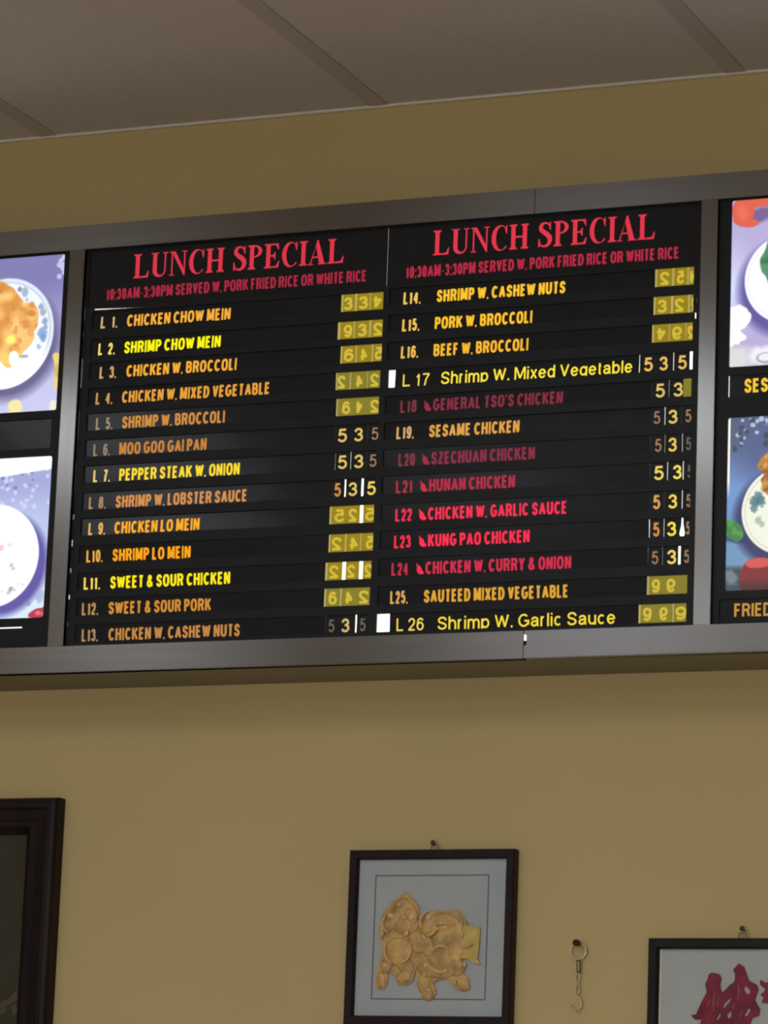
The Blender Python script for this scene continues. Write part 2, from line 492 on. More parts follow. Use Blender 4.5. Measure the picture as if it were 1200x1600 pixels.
# ------------------------------------------------------------------ light box
BX0, BX1 = -0.46, 1.56                    # whole length of the box
ZB, ZT = 0.9588, 1.7257                   # its bottom and top
WB, WT = 1.0028, 1.6830                   # bottom and top of the display opening
box = thing('menu_light_box', (0, 0, E), 'long steel-framed backlit menu light box high on the yellow wall', 'menu board')
cs = MB()
cs.box(BX0, BX1, WY - 0.012, WY - 0.002, ZB, ZT)
cs.box(BX0, BX1, 0.0185, WY - 0.012, ZB, ZB + 0.003).box(BX0, BX1, 0.0185, WY - 0.012, ZT - 0.003, ZT)
cs.box(BX0, BX0 + 0.003, 0.0087, WY - 0.012, ZB + 0.003, ZT - 0.003).box(BX1 - 0.003, BX1, 0.0087, WY - 0.012, ZB + 0.003, ZT - 0.003)
cs.build('casing', case_steel, box)
for z0, z1, xj in ((WT, ZT, 0.8068), (ZB, WB, 0.8100)):
    top = z0 > 1.2
    for q, (a, b) in enumerate(((BX0, xj - 0.0004), (xj + 0.0004, BX1))):
        rl = MB()
        if top or q == 0:
            rl.box(a, b, 0.0, 0.003, z0, z1)
        else:                             # the joint gapes a little where the bottom rails meet
            rl.prism([(a, z0), (b, z0), (b, z1), (a, z1), (a, z1 - .006), (a + .0042, z1 - .0065), (a + .0042, z1 - .022), (a, z1 - .024)], 0.0, 0.003)
        rl.box(a, b, 0.003, 0.0182, *((z1 - 0.003, z1) if top else (z0, z0 + 0.003)))
        rl.build('top_rail' if top else 'bottom_rail', rail_steel if q == 0 else rail_steel_b, box, bevel=0.0007)
for a, b in ((-0.0290, -0.0003), (1.0870, 1.1140), (BX0, BX0 + 0.027), (BX1 - 0.027, BX1)):
    MB().box(a, b, 0.0004, 0.0085, WB + 0.0002, WT - 0.0002).build('mullion', post_steel, box, bevel=0.0006)
MB().box(BX0 + 0.005, BX1 - 0.005, 0.020, 0.024, ZB + 0.006, ZT - 0.006).build('light_panel', lit_panel, box)

# ------------------------------------------------------------------ what the menu says
# row: item number, text, x of number, x of text, right end, letter colour, number colour
ROWS = [
 ('L 1.', 'CHICKEN CHOW MEIN', .0310, .0800, .2707, (246, 172, 58), (206, 176, 120)),
 ('L 2.', 'SHRIMP CHOW MEIN', .0290, .0775, .2551, (255, 246, 0), (246, 222, 110)),
 ('L 3.', 'CHICKEN W. BROCCOLI', .0338, .0840, .2862, (244, 172, 52), (206, 166, 96)),
 ('L 4.', 'CHICKEN W. MIXED VEGETABLE', .0293, .0782, .3485, (230, 158, 56), (196, 152, 86)),
 ('L 5.', 'SHRIMP W. BROCCOLI', .0320, .0808, .2692, (206, 140, 60), (158, 136, 106)),
 ('L 6.', 'MOO GOO GAI PAN', .0299, .0782, .2384, (198, 130, 56), (146, 126, 104)),
 ('L 7.', 'PEPPER STEAK W. ONION', .0326, .0808, .3006, (252, 218, 44), (232, 204, 116)),
 ('L 8.', 'SHRIMP W. LOBSTER SAUCE', .0271, .0769, .3165, (212, 142, 76), (166, 134, 104)),
 ('L 9.', 'CHICKEN LO MEIN', .0290, .0772, .2327, (254, 172, 26), (226, 176, 96)),
 ('L10.', 'SHRIMP LO MEIN', .0279, .0763, .2188, (255, 164, 10), (232, 166, 66)),
 ('L11.', 'SWEET & SOUR CHICKEN', .0258, .0748, .2925, (255, 232, 14), (250, 214, 80)),
 ('L12.', 'SWEET & SOUR PORK', .0250, .0741, .2606, (206, 138, 48), (176, 138, 86)),
 ('L13.', 'CHICKEN W. CASHEW NUTS', .0273, .0767, .3143, (192, 132, 66), (166, 132, 94)),
 ('L14.', 'SHRIMP W. CASHEW NUTS', .5798, .6379, .8585, (252, 196, 44), (244, 196, 88)),
 ('L15.', 'PORK W. BROCCOLI', .5793, .6362, .8035, (252, 194, 40), (244, 194, 84)),
 ('L16.', 'BEEF W. BROCCOLI', .5789, .6357, .7983, (248, 184, 44), (238, 184, 84)),
 ('L 17', 'Shrimp W. Mixed Vegetable', .5840, .6502, .9742, (255, 230, 62), (250, 222, 86)),
 ('L18', "GENERAL TSO'S CHICKEN", .5813, .6380, .8595, (128, 40, 60), (122, 48, 58)),
 ('L19.', 'SESAME CHICKEN', .5764, .6330, .7874, (222, 160, 70), (212, 168, 108)),
 ('L20', 'SZECHUAN CHICKEN', .5815, .6380, .8147, (136, 40, 66), (132, 48, 62)),
 ('L21', 'HUNAN CHICKEN', .5789, .6363, .7826, (178, 38, 68), (168, 42, 64)),
 ('L22', 'CHICKEN W. GARLIC SAUCE', .5796, .6359, .8716, (244, 44, 78), (236, 44, 72)),
 ('L23', 'KUNG PAO CHICKEN', .5791, .6376, .8102, (250, 42, 76), (244, 42, 72)),
 ('L24', 'CHICKEN W. CURRY & ONION', .5765, .6349, .8810, (206, 40, 72), (188, 40, 66)),
 ('L25.', 'SAUTEED MIXED VEGETABLE', .5761, .6339, .8777, (222, 162, 50), (216, 166, 88)),
 ('L 26', 'Shrimp W. Garlic Sauce', .5889, .6590, .9560, (248, 220, 60), (244, 216, 92)),
]
ZROW = [1.5458, 1.4995, 1.4586, 1.4142, 1.3704, 1.3256, 1.2810, 1.2354, 1.1912, 1.1450, 1.0990, 1.0560, 1.0118,
        1.5505, 1.5052, 1.4600, 1.4129, 1.3693, 1.3259, 1.2810, 1.2367, 1.1902, 1.1465, 1.1018, 1.0558, 1.0114]
# light gaps and digits of the three price tiles of each row (metres along the board)
TILES = {
 'L1':([(0.4700,0.4729),(0.4942,0.4976),(0.5202,0.5217),(0.5453,0.5475)],[(0.4743,0.4903),(0.5005,0.5175),(0.5266,0.5424)]),
 'L2':([(0.4657,0.4697),(0.4936,0.4953),(0.5215,0.5241),(0.5460,0.5469)],[(0.4762,0.4910),(0.5012,0.5171),(0.5284,0.5454)]),
 'L3':([(0.4723,0.4750),(0.4989,0.5006),(0.5275,0.5297),(0.5463,0.5470)],[(0.4782,0.4952),(0.5077,0.5213),(0.5325,0.5461)]),
 'L4':([(0.4660,0.4682),(0.4906,0.4924),(0.5210,0.5219),(0.5452,0.5461)],[(0.4688,0.4836),(0.5017,0.5152),(0.5265,0.5423)]),
 'L5':([(0.4686,0.4708),(0.4945,0.4947),(0.5244,0.5246),(0.5448,0.5457)],[(0.4788,0.4935),(0.5036,0.5160),(0.5284,0.5442)]),
 'L6':([(0.4681,0.4686),(0.4952,0.4957),(0.5254,0.5263),(0.5459,0.5462)],[(0.4734,0.4909),(0.5022,0.5180),(0.5326,0.5449)]),
 'L7':([(0.4703,0.4712),(0.4969,0.4987),(0.5250,0.5258),(0.5454,0.5457)],[(0.4753,0.4922),(0.5040,0.5209),(0.5310,0.5433)]),
 'L8':([(0.4647,0.4651),(0.4885,0.4914),(0.5179,0.5222),(0.5462,0.5465)],[(0.4711,0.4830),(0.4959,0.5116),(0.5284,0.5441)]),
 'L9':([(0.4647,0.4678),(0.4954,0.4957),(0.5171,0.5233),(0.5434,0.5439)],[(0.4730,0.4910),(0.4978,0.5135),(0.5269,0.5437)]),
 'L10':([(0.4652,0.4679),(0.4934,0.4959),(0.5203,0.5217),(0.5441,0.5447)],[(0.4705,0.4885),(0.5020,0.5176),(0.5299,0.5433)]),
 'L11':([(0.4612,0.4646),(0.4902,0.4969),(0.5197,0.5267),(0.5427,0.5431)],[(0.4680,0.4848),(0.4994,0.5139),(0.5295,0.5429)]),
 'L12':([(0.4612,0.4640),(0.4889,0.4913),(0.5172,0.5177),(0.5419,0.5431)],[(0.4688,0.4834),(0.4979,0.5124),(0.5214,0.5392)]),
 'L13':([(0.4649,0.4654),(0.4884,0.4889),(0.5168,0.5197),(0.5398,0.5400)],[(0.4708,0.4814),(0.4931,0.5076),(0.5254,0.5354)]),
 'L14':([(1.0087,1.0114),(1.0371,1.0398),(1.0619,1.0641),(1.0737,1.0740)],[(1.0167,1.0326),(1.0443,1.0570),(1.0665,1.0749)]),
 'L15':([(1.0072,1.0099),(1.0358,1.0394),(1.0641,1.0666),(1.0736,1.0739)],[(1.0135,1.0294),(1.0421,1.0580),(1.0696,1.0748)]),
 'L16':([(1.0058,1.0085),(1.0336,1.0347),(1.0611,1.0620),(1.0735,1.0738)],[(1.0135,1.0294),(1.0389,1.0547),(1.0642,1.0736)]),
 'L17':([(0.9853,0.9868),(1.0129,1.0132),(1.0410,1.0431),(1.0684,1.0747)],[(0.9935,1.0083),(1.0189,1.0331),(1.0495,1.0642)]),
 'L18':([(1.0070,1.0074),(1.0351,1.0362),(1.0591,1.0595),(1.0733,1.0736)],[(1.0135,1.0293),(1.0430,1.0588),(1.0619,1.0724)]),
 'L19':([(1.0060,1.0063),(1.0289,1.0308),(1.0568,1.0575),(1.0754,1.0756)],[(1.0114,1.0225),(1.0356,1.0509),(1.0634,1.0734)]),
 'L20':([(1.0070,1.0074),(1.0303,1.0314),(1.0586,1.0601),(1.0742,1.0744)],[(1.0146,1.0256),(1.0366,1.0508),(1.0654,1.0743)]),
 'L21':([(1.0070,1.0074),(1.0351,1.0370),(1.0605,1.0628),(1.0741,1.0743)],[(1.0140,1.0303),(1.0450,1.0596),(1.0690,1.0763)]),
 'L22':([(1.0071,1.0074),(1.0315,1.0322),(1.0600,1.0621),(1.0750,1.0752)],[(1.0135,1.0256),(1.0386,1.0533),(1.0679,1.0762)]),
 'L23':([(1.0078,1.0094),(1.0316,1.0331),(1.0608,1.0633),(1.0749,1.0751)],[(1.0146,1.0255),(1.0376,1.0527),(1.0683,1.0750)]),
 'L24':([(1.0070,1.0075),(1.0305,1.0315),(1.0563,1.0604),(1.0749,1.0751)],[(1.0135,1.0245),(1.0386,1.0537),(1.0662,1.0750)]),
 'L25':([(1.0070,1.0097),(1.0322,1.0324),(1.0561,1.0563),(1.0732,1.0735)],[(1.0146,1.0282),(1.0386,1.0531),(1.0583,1.0718)]),
 'L26':([(0.9943,0.9973),(1.0228,1.0230),(1.0496,1.0513),(1.0725,1.0729)],[(1.0010,1.0156),(1.0281,1.0416),(1.0541,1.0717)]),
}
# digits of each row and how the tile sits: n as printed, m mirrored, r upside down
BACK = {'L1': '3n3n4r', 'L2': '9n3n2m', 'L3': '6n4m5m', 'L4': '2m4m2m', 'L5': '6n4r2m', 'L9': '5m2m5m', 'L10': '2m4m5m',
        'L11': '2m2m2m', 'L12': '6n4m2m', 'L14': '2m5m4r', 'L15': '3n2m2m', 'L16': '4r9m2m', 'L25': '9n9m', 'L26': '9n9m9n'}
BRIGHT, MID, DIM, DIMMER, ORANGE = (222, 190, 100), (206, 182, 112), (160, 122, 88), (112, 98, 82), (204, 138, 72)
DCOL = {'L6': (BRIGHT, BRIGHT, DIM), 'L7': (BRIGHT, BRIGHT, DIM), 'L8': (ORANGE, BRIGHT, (234, 206, 92)), 'L13': (DIMMER, MID, DIMMER),
        'L17': ((232, 188, 92), (232, 190, 90), (232, 184, 92)), 'L18': (BRIGHT, BRIGHT, None), 'L19': (DIM, BRIGHT, DIM),
        'L20': (DIM, (228, 196, 84), DIMMER), 'L21': ((236, 208, 96), (240, 222, 90), DIMMER), 'L22': ((216, 160, 84), (246, 206, 86), DIM),
        'L23': (ORANGE, (248, 226, 66), DIM), 'L24': (DIM, (240, 206, 100), DIM)}
OPEN = {('L9', 2), ('L11', 1), ('L11', 2)}
ordinal = ('first', 'second', 'third')

def key(i):
    return 'L%d' % (i + 1)

holes = []
CX0, CX1 = -0.0145, 1.1004
for i, (num, txt, xn, xt, xr, col, ncol) in enumerate(ROWS):
    zb = ZROW[i] - 0.0012
    z0, z1 = zb, zb + 0.0295
    T = TILES[key(i)][0]
    xs = (0.0155 if i < 13 else 0.5555)
    if i == 16: xs = 0.5595
    if i == 25: xs = 0.5553
    xe = T[3][1]
    if i == 16: xe = 1.0745
    else: xe = T[3][0]
    holes.append(rect(xs, xe, z0, z1))
HZ0, HZ1 = 1.5828, 1.6815
holes.append(rect(0.0055, 1.0845, HZ0, HZ1))
for q in range(10):                       # a wedge of light over the first strip, thinning to the right
    holes.append(rect(0.0182 + 0.0098 * q, 0.0182 + 0.0098 * (q + 1), 1.5781 - 0.00014 * q, 1.5803 - 0.00034 * q))
for z0, z1, w in ((1.586, 1.562, 1.2), (1.540, 1.532, 1.2), (1.495, 1.444, 1.7), (1.405, 1.355, 1.2), (1.316, 1.263, 1.0), (1.2275, 1.2185, 1.9),
                  (1.184, 1.173, 2.2), (1.136, 1.128, 2.0), (1.091, 1.083, 2.6), (1.0445, 1.037, 1.6), (1.0360, 1.006, 0.5)):
    holes.append(rect(0.0013 - w / 2000, 0.0013 + w / 2000, min(z0, z1), max(z0, z1)))
for z0, z1, x, w in ((1.5190, 1.5270, 1.0795, 0.8), (1.4935, 1.5035, 1.0775, 2.6), (1.574, 1.583, 1.081, 0.5)):
    if not any(min(p[1] for p in h) < z1 and max(p[1] for p in h) > z0 and max(p[0] for p in h) > x - 0.002 and min(p[0] for p in h) < x for h in holes):
        holes.append(rect(x - w / 2000, x + w / 2000, z0, z1))
def plate(x0, x1, z0, z1, holes, y0, y1):
    """a plate with upright rectangular holes, built from bars between the hole edges"""
    H = [(min(p[0] for p in h), max(p[0] for p in h), min(p[1] for p in h), max(p[1] for p in h)) for h in holes]
    zs = sorted({z0, z1} | {h[2] for h in H} | {h[3] for h in H})
    mb = MB()
    for a, b in zip(zs, zs[1:]):
        if b - a < 1e-6:
            continue
        c, x = (a + b) / 2, x0
        for h in sorted(h for h in H if h[2] < c < h[3]):
            if h[0] > x + 1e-6:
                mb.box(x, h[0], y0, y1, a, b)
            x = max(x, h[1])
        if x1 > x + 1e-6:
            mb.box(x, x1, y0, y1, a, b)
    return mb
holes.append(rect(0.800, 0.812, 0.9885, 0.9990))
plate(CX0, CX1, WB - 0.040, WT + 0.0385, holes, 0.0095, 0.0125).build('track_frame', black_plastic, box)
# side sections: black frames with windows for the food photographs and caption slots
PH = {'ul': (-0.370, -0.0430, 1.4088, 1.6812), 'll': (-0.370, -0.0450, 1.0545, 1.3300),
      'ur': (1.1340, 1.470, 1.4112, 1.6818), 'lr': (1.1340, 1.470, 1.0562, 1.3302)}
side_l = [rect(PH['ul'][0], PH['ul'][1], PH['ul'][2], PH['ul'][3], 0.003), rect(PH['ll'][0], PH['ll'][1], PH['ll'][2], PH['ll'][3], 0.005),
          rect(-0.370, -0.050, 1.3435, 1.3950, 0.002), rect(-0.370, -0.0830, 1.0375, 1.0400)]
side_r = [rect(PH['ur'][0], PH['ur'][1], PH['ur'][2], PH['ur'][3], 0.003), rect(PH['lr'][0], PH['lr'][1], PH['lr'][2], PH['lr'][3], 0.004),
          rect(1.1335, 1.470, 1.3630, 1.3975), rect(1.1250, 1.470, 1.0060, 1.0430)]
link('track_frame', sheet('track_frame', [rect(BX0 + 0.010, -0.0148, WB - 0.040, WT + 0.0385)] + side_l, 0.0095, 0.0125), black_plastic, box)
link('track_frame', sheet('track_frame', [rect(1.1007, BX1 - 0.010, WB - 0.040, WT + 0.0385)] + side_r, 0.0095, 0.0125), black_plastic, box)

# ------------------------------------------------------------------ menu strips
PY = 0.0130                               # face of the strips
LY = PY - 0.0002                          # face of the letters
HCAP = 0.0207
LEAN = {4: 0.0, 5: 0.0, 6: -0.4, 7: -0.9, 8: -1.6}
chili = [(0.0, 1.04), (0.10, 1.06), (0.22, 0.86), (0.42, 0.84), (0.66, 0.62), (0.80, 0.34), (1.04, 0.16), (0.96, 0.02), (0.70, -0.04), (0.40, 0.00), (0.16, 0.18), (0.06, 0.46), (0.10, 0.74)]
cname = {'y': 'yellow', 'o': 'orange', 'r': 'red'}
for i, (num, txt, xn, xt, xr, col, ncol) in enumerate(ROWS):
    z = ZROW[i]
    xs = 0.0140 if i < 13 else 0.5540
    if i == 16: xs = 0.5702
    if i == 25: xs = 0.5768
    xe = TILES[key(i)][0][0][0]
    cy, tilt = PY + 0.0008, random.uniform(-0.0004, 0.0004)
    hue = 'red' if col[0] > 2.4 * col[1] else ('yellow' if col[1] > 0.83 * col[0] else 'orange')
    shade = 'dim ' if max(col) < 215 else ''
    code = num.rstrip('.')
    s = MB().box(xs, xe, PY, PY + 0.0014, z - 0.0030, z + 0.0300).build('menu_strip', black_film, loc=(0, 0, E))
    tag(s, 'black menu strip reading %s %s in %s%s letters' % (code, txt, shade, hue), 'menu strip', 'dish strips on the menu board')
    plain = i in (16, 25)
    bold = 0.0028 if plain else 0.0038
    wn = {4: 0.0300}.get(len(num), 0.0290)
    if i < 9: wn = 0.0310
    if plain: wn = 0.0465
    elif i in (17, 19, 20): wn = 0.0285
    link('item_number', text_mesh(num if i >= 9 else num.replace(' ', '  '), xn, xn + wn, z, HCAP * (1.0 if not plain else 0.98), LY, bold * 0.9), glow(*ncol), s)
    link('lettering', text_mesh(txt, xt, xr, z, HCAP if not plain else HCAP * 1.0, LY, bold), glow(*col), s)
    if hue == 'red':
        link('chili_symbol', MB().prism([(xt - 0.0158 + 0.0128 * a, z + 0.0010 + 0.0165 * b) for a, b in chili], LY, PY).mesh('chili_symbol'),
             glow(min(255, int(col[0] * 1.15)), col[1], col[2]), s)
    # the strips sit loosely in their tracks, some leaning forward a little
    lean = math.radians(LEAN.get(i, 2.6 if i % 13 > 5 else -3.0))
    Rm = (Matrix.Translation((0, PY, z + 0.0135)) @ Matrix.Rotation(lean, 4, 'X') @ Matrix.Translation((0, -PY, -z - 0.0135)))
    for o in [s] + list(s.children):
        o.data.transform(Rm)

# price tiles: three to a row
for i, row in enumerate(ROWS):
    k = key(i)
    gaps, digs = TILES[k]
    z0, z1 = ZROW[i] - 0.0030, ZROW[i] + 0.0300
    back = k in BACK
    name = row[0].rstrip('.').replace('  ', ' ')
    for j in range(3):
        xl, xr = gaps[j][1], gaps[j + 1][0]
        xr += 0.0020 if j == 2 and k != 'L17' else 0
        dl, dr = digs[j]
        amber = back or (k == 'L18' and j == 2)
        film = black_plastic
        if not amber:                     # the gaps between the black tiles are mostly hairlines
            sl = lambda g: (g[0] + g[1]) / 2 + (0.5 if g[1] - g[0] > 0.0023 else 0.27) * (g[1] - g[0])
            sr = lambda g: (g[0] + g[1]) / 2 - (0.5 if g[1] - g[0] > 0.0023 else 0.27) * (g[1] - g[0])
            xl, xr = sl(gaps[j]), sr(gaps[j + 1]) + (0.0020 if j == 2 and k != 'L17' else 0)
        if amber:
            film = olive_film if k in ('L5', 'L12', 'L25', 'L26', 'L18', 'L4') else amber_film
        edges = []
        if amber:                         # gaps closed unless pushed apart; pale strips paint their slits of light
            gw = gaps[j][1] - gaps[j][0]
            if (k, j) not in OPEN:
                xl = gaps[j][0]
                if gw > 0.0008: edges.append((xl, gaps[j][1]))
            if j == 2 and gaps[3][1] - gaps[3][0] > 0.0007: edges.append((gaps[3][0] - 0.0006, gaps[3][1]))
        pts = [(xl, z0), (xr, z0), (xr, z1), (xl, z1)]
        if k == 'L23' and j == 2:         # the gap beside this tile widens to a drop of light
            pts = [(xl, z0), (xr, z0), (xr, z1), (xl, z1), (xl + .0004, z0 + .022), (xl + .0022, z0 + .012), (xl + .0030, z0 + .007), (xl + .0020, z0 + .002)]
        if k == 'L23' and j == 1:
            pts = [(xl, z0), (xr, z0), (xr - .0015, z0 + .002), (xr - .0034, z0 + .006), (xr - .0026, z0 + .011), (xr - .0006, z0 + .020), (xr, z1), (xl, z1)]
        t = MB().prism(pts, PY, PY + 0.0014).build('price_tile', film, loc=(0, 0, E))
        if back and 2 * j < len(BACK[k]):
            ch, mode = BACK[k][2 * j], BACK[k][2 * j + 1]
            me = mirror_mesh(text_mesh(ch, dl, dr, ZROW[i] + 0.0022, 0.0215, LY, 0.0042), mode)
            link('digit', me, digit_pale, t)
            how = {'n': 'pale', 'm': 'backward pale', 'r': 'upside-down pale'}[mode]
            lab = 'yellow price tile with a %s %s, %s tile of row %s' % (how, ch, ordinal[j], name)
        elif amber:
            lab = 'blank yellow price tile, %s tile of row %s' % (ordinal[j], name)
        else:
            ch = '535'[j]
            c = DCOL[k][j]
            w = dr - dl
            zz = ZROW[i] + (0.0005 if max(c) > 180 else 0.0015)
            h = 0.0225 if max(c) > 180 else 0.0205
            me = text_mesh(ch, dl, min(dr, dl + 0.0165), zz, h, LY, 0.0036 if max(c) > 180 else 0.0026)
            if k in ('L20', 'L21', 'L22', 'L23', 'L24') and j == 2:
                # the digit runs under the frame edge: cut it at the tile's right end
                bm = bmesh.new()
                bm.from_mesh(me)
                bmesh.ops.bisect_plane(bm, geom=bm.verts[:] + bm.edges[:] + bm.faces[:], plane_co=(xr - 0.0004, 0, 0), plane_no=(1, 0, 0), clear_outer=True)
                bm.to_mesh(me)
                bm.free()
            link('digit', me, glow(*c), t)
            tone = 'bright cream' if max(c) > 180 else 'dim'
            lab = 'black price tile with a %s %s, %s tile of row %s' % (tone, ch, ordinal[j], name)
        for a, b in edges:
            MB().box(a + 0.0001, b, LY, PY, z0, z1).build('painted_slit', slit_glow, t)
        tag(t, lab, 'price tile', 'price tiles on the menu board')

# ------------------------------------------------------------------ header panels
def arc(cx, cz, rx_, rz_, a0, a1, n=18):
    return [(cx + rx_ * math.cos(math.radians(a0 + (a1 - a0) * i / n)), cz + rz_ * math.sin(math.radians(a0 + (a1 - a0) * i / n))) for i in range(n + 1)]

def serif_glyphs():
    """outlines (lists of loops) of the condensed roman capitals on the headers, cap height 1"""
    G = {}
    s = 0.035                              # serif thickness
    def stem(x, w, ov=0.07, top=True, bot=True, lo=0.0, hi=1.0):
        out = [rect(x, x + w, lo, hi)]
        if top: out.append([(x - ov, hi), (x + w + ov, hi), (x + w + ov, hi - s), (x + w, hi - 2.4 * s), (x, hi - 2.4 * s), (x - ov, hi - s)])
        if bot: out.append([(x - ov, lo), (x + w + ov, lo), (x + w + ov, lo + s), (x + w, lo + 2.4 * s), (x, lo + 2.4 * s), (x - ov, lo + s)])
        return out
    W = 0.145
    G['L'] = (stem(.07, W) + [[(.07, 0), (.54, 0), (.57, .28), (.545, .28), (.47, .08), (.2, .05), (.07, .05)]], .60)
    u = [rect(.07, .07 + W, .25, 1), [(0, 1), (.285, 1), (.285, 1 - s), (0, 1 - s)], rect(.50, .545, .25, 1), [(.43, 1), (.62, 1), (.62, 1 - s), (.43, 1 - s)]]
    u.append(arc(.3075, .27, .2375, .29, 180, 360) + arc(.358, .27, .1425, .21, 360, 180))
    G['U'] = (u, .64)
    n_ = [rect(.07, .115, 0, 1), [(0, 0), (.19, 0), (.19, s), (0, s)], rect(.53, .575, 0, 1), [(.45, 1), (.65, 1), (.65, 1 - s), (.45, 1 - s)],
          [(0, 1), (.20, 1), (.575, .16), (.575, -.02), (.54, -.02), (.10, .93), (0, 1 - s)]]
    G['N'] = (n_, .66)
    def bowl(cx, cz, ro, rzo, ri, rzi, a0, a1, dx):
        return arc(cx, cz, ro, rzo, a0, a1, 26) + arc(cx + dx, cz, ri, rzi, a1, a0, 26)
    c_ = [bowl(.32, .5, .30, .52, .20, .475, 42, 318, .05), [(.53, .66), (.555, .66), (.555, 1.0), (.53, 1.0), (.48, .86)], [(.53, .15), (.56, .17), (.50, .05), (.46, .07)]]
    G['C'] = (c_, .60)
    G['H'] = (stem(.06, W, .06) + stem(.46, W, .06) + [rect(.18, .50, .46, .53)], .67)
    sp = [(.435, .78), (.40, .88), (.33, .95), (.24, .97), (.15, .93), (.105, .82), (.12, .70), (.22, .60), (.33, .50), (.41, .40), (.435, .27), (.39, .12), (.30, .04), (.20, .03), (.10, .09), (.05, .22)]
    sw = [.012, .022, .03, .04, .055, .065, .075, .085, .09, .085, .075, .065, .05, .035, .025, .012]
    L, R_ = [], []
    for q in range(len(sp)):
        a, b = sp[max(0, q - 1)], sp[min(len(sp) - 1, q + 1)]
        dx, dz = b[0] - a[0], b[1] - a[1]
        d = math.hypot(dx, dz)
        L.append((sp[q][0] - dz / d * sw[q], sp[q][1] + dx / d * sw[q]))
        R_.append((sp[q][0] + dz / d * sw[q], sp[q][1] - dx / d * sw[q]))
    G['S'] = ([L + R_[::-1], [(.42, .68), (.45, .68), (.45, 1.0), (.42, 1.0), (.38, .88)], [(.035, 0), (.06, 0), (.11, .12), (.065, .34), (.035, .34)]], .51)
    G['P'] = (stem(.07, W) + [bowl(.22, .745, .29, .255, .16, .205, 90, -90, 0)[:]], .55)
    G['E'] = (stem(.07, W) + [[(.07, 1), (.50, 1), (.52, .74), (.495, .74), (.42, .93), (.20, .95), (.07, .95)],
                              [(.07, 0), (.51, 0), (.545, .27), (.52, .27), (.43, .07), (.20, .05), (.07, .05)],
                              [(.2, .53), (.33, .54), (.375, .66), (.40, .66), (.40, .34), (.375, .34), (.33, .47), (.2, .47)]], .58)
    G['I'] = (stem(.07, W), .285)
    G['A'] = ([[(.30, 1.01), (.34, 1.01), (.585, 0), (.40, 0), (.255, .76)], [(.255, .76), (.30, 1.01), (.09, .02), (.045, .02)], rect(.13, .45, .28, .335),
               [(-.01, 0), (.165, 0), (.165, s), (-.01, s)], [(.345, 0), (.65, 0), (.65, s), (.345, s)]], .645)
    return G

GLYPH = serif_glyphs()
def serif_text(body, x0, x1, z, h, y, slope=0.0):
    x, shapes = 0.0, []
    for ch in body:
        if ch == ' ':
            x += 0.26
            continue
        loops, w = GLYPH[ch]
        shapes += [[(p + x, q) for p, q in L] for L in loops]
        x += w + 0.045
    x -= 0.045
    sx = (x1 - x0) / x
    mb = MB()
    for n, L in enumerate(shapes):
        L = [(x0 + sx * p, z + h * q) for p, q in L]
        me = sheet('glyph', [L], y, y + 0.0004)
        o = len(mb.v)
        mb.v += [(v.co.x, v.co.y - 0.0000002 * (n % 7), v.co.z + slope * (v.co.x - x0)) for v in me.vertices]
        mb.f += [tuple(o + q for q in p.vertices) for p in me.polygons]
        bpy.data.meshes.remove(me)
    me = bpy.data.meshes.new('lettering')
    me.from_pydata(mb.v, [], mb.f)
    return me

for side, px0, px1, hx0, hx1, sx0, sx1, zz, hc, sc in (
        ('left', 0.0040, 0.5483, .0869, .4720, .0387, .5128, 1.6295, (216, 50, 70), (166, 34, 60)),
        ('right', 0.5490, 1.0860, .6282, 1.0077, .5825, 1.0473, 1.6300, (222, 50, 70), (178, 36, 62))):
    p = MB().box(px0, px1, PY, PY + 0.0014, HZ0 - 0.0012, HZ1 + 0.0008).build('header_panel', black_film, loc=(0, 0, E))
    tag(p, 'black header panel reading LUNCH SPECIAL in red over the %s column of dishes' % side, 'menu header', 'menu header panels')
    link('title', serif_text('LUNCH SPECIAL', hx0, hx1, zz, 0.0415, LY), glow(*hc), p)
    link('serving_hours', text_mesh('10:30AM-3:30PM SERVED W. PORK FRIED RICE OR WHITE RICE', sx0, sx1, 1.5945, 0.0195, LY, 0.0034), glow(*sc), p)

# ------------------------------------------------------------------ food photographs (flat backlit prints)
def lin_a(a):
    a = np.clip(a, 0, 255) / 255.0
    return np.where(a <= 0.04045, a / 12.92, ((a + 0.055) / 1.055) ** 2.4)

def vnoise(X, Z, s, seed):
    """smooth value noise over the print"""
    rs = np.random.RandomState(seed)
    g = rs.rand(64, 64)
    x, z = X / s + 17.3, Z / s + 5.1
    xi, zi = np.floor(x).astype(int), np.floor(z).astype(int)
    fx, fz = x - xi, z - zi
    fx, fz = fx * fx * (3 - 2 * fx), fz * fz * (3 - 2 * fz)
    G = lambda a, b: g[a % 64, b % 64]
    return (G(xi, zi) * (1 - fx) * (1 - fz) + G(xi + 1, zi) * fx * (1 - fz) + G(xi, zi + 1) * (1 - fx) * fz + G(xi + 1, zi + 1) * fx * fz)

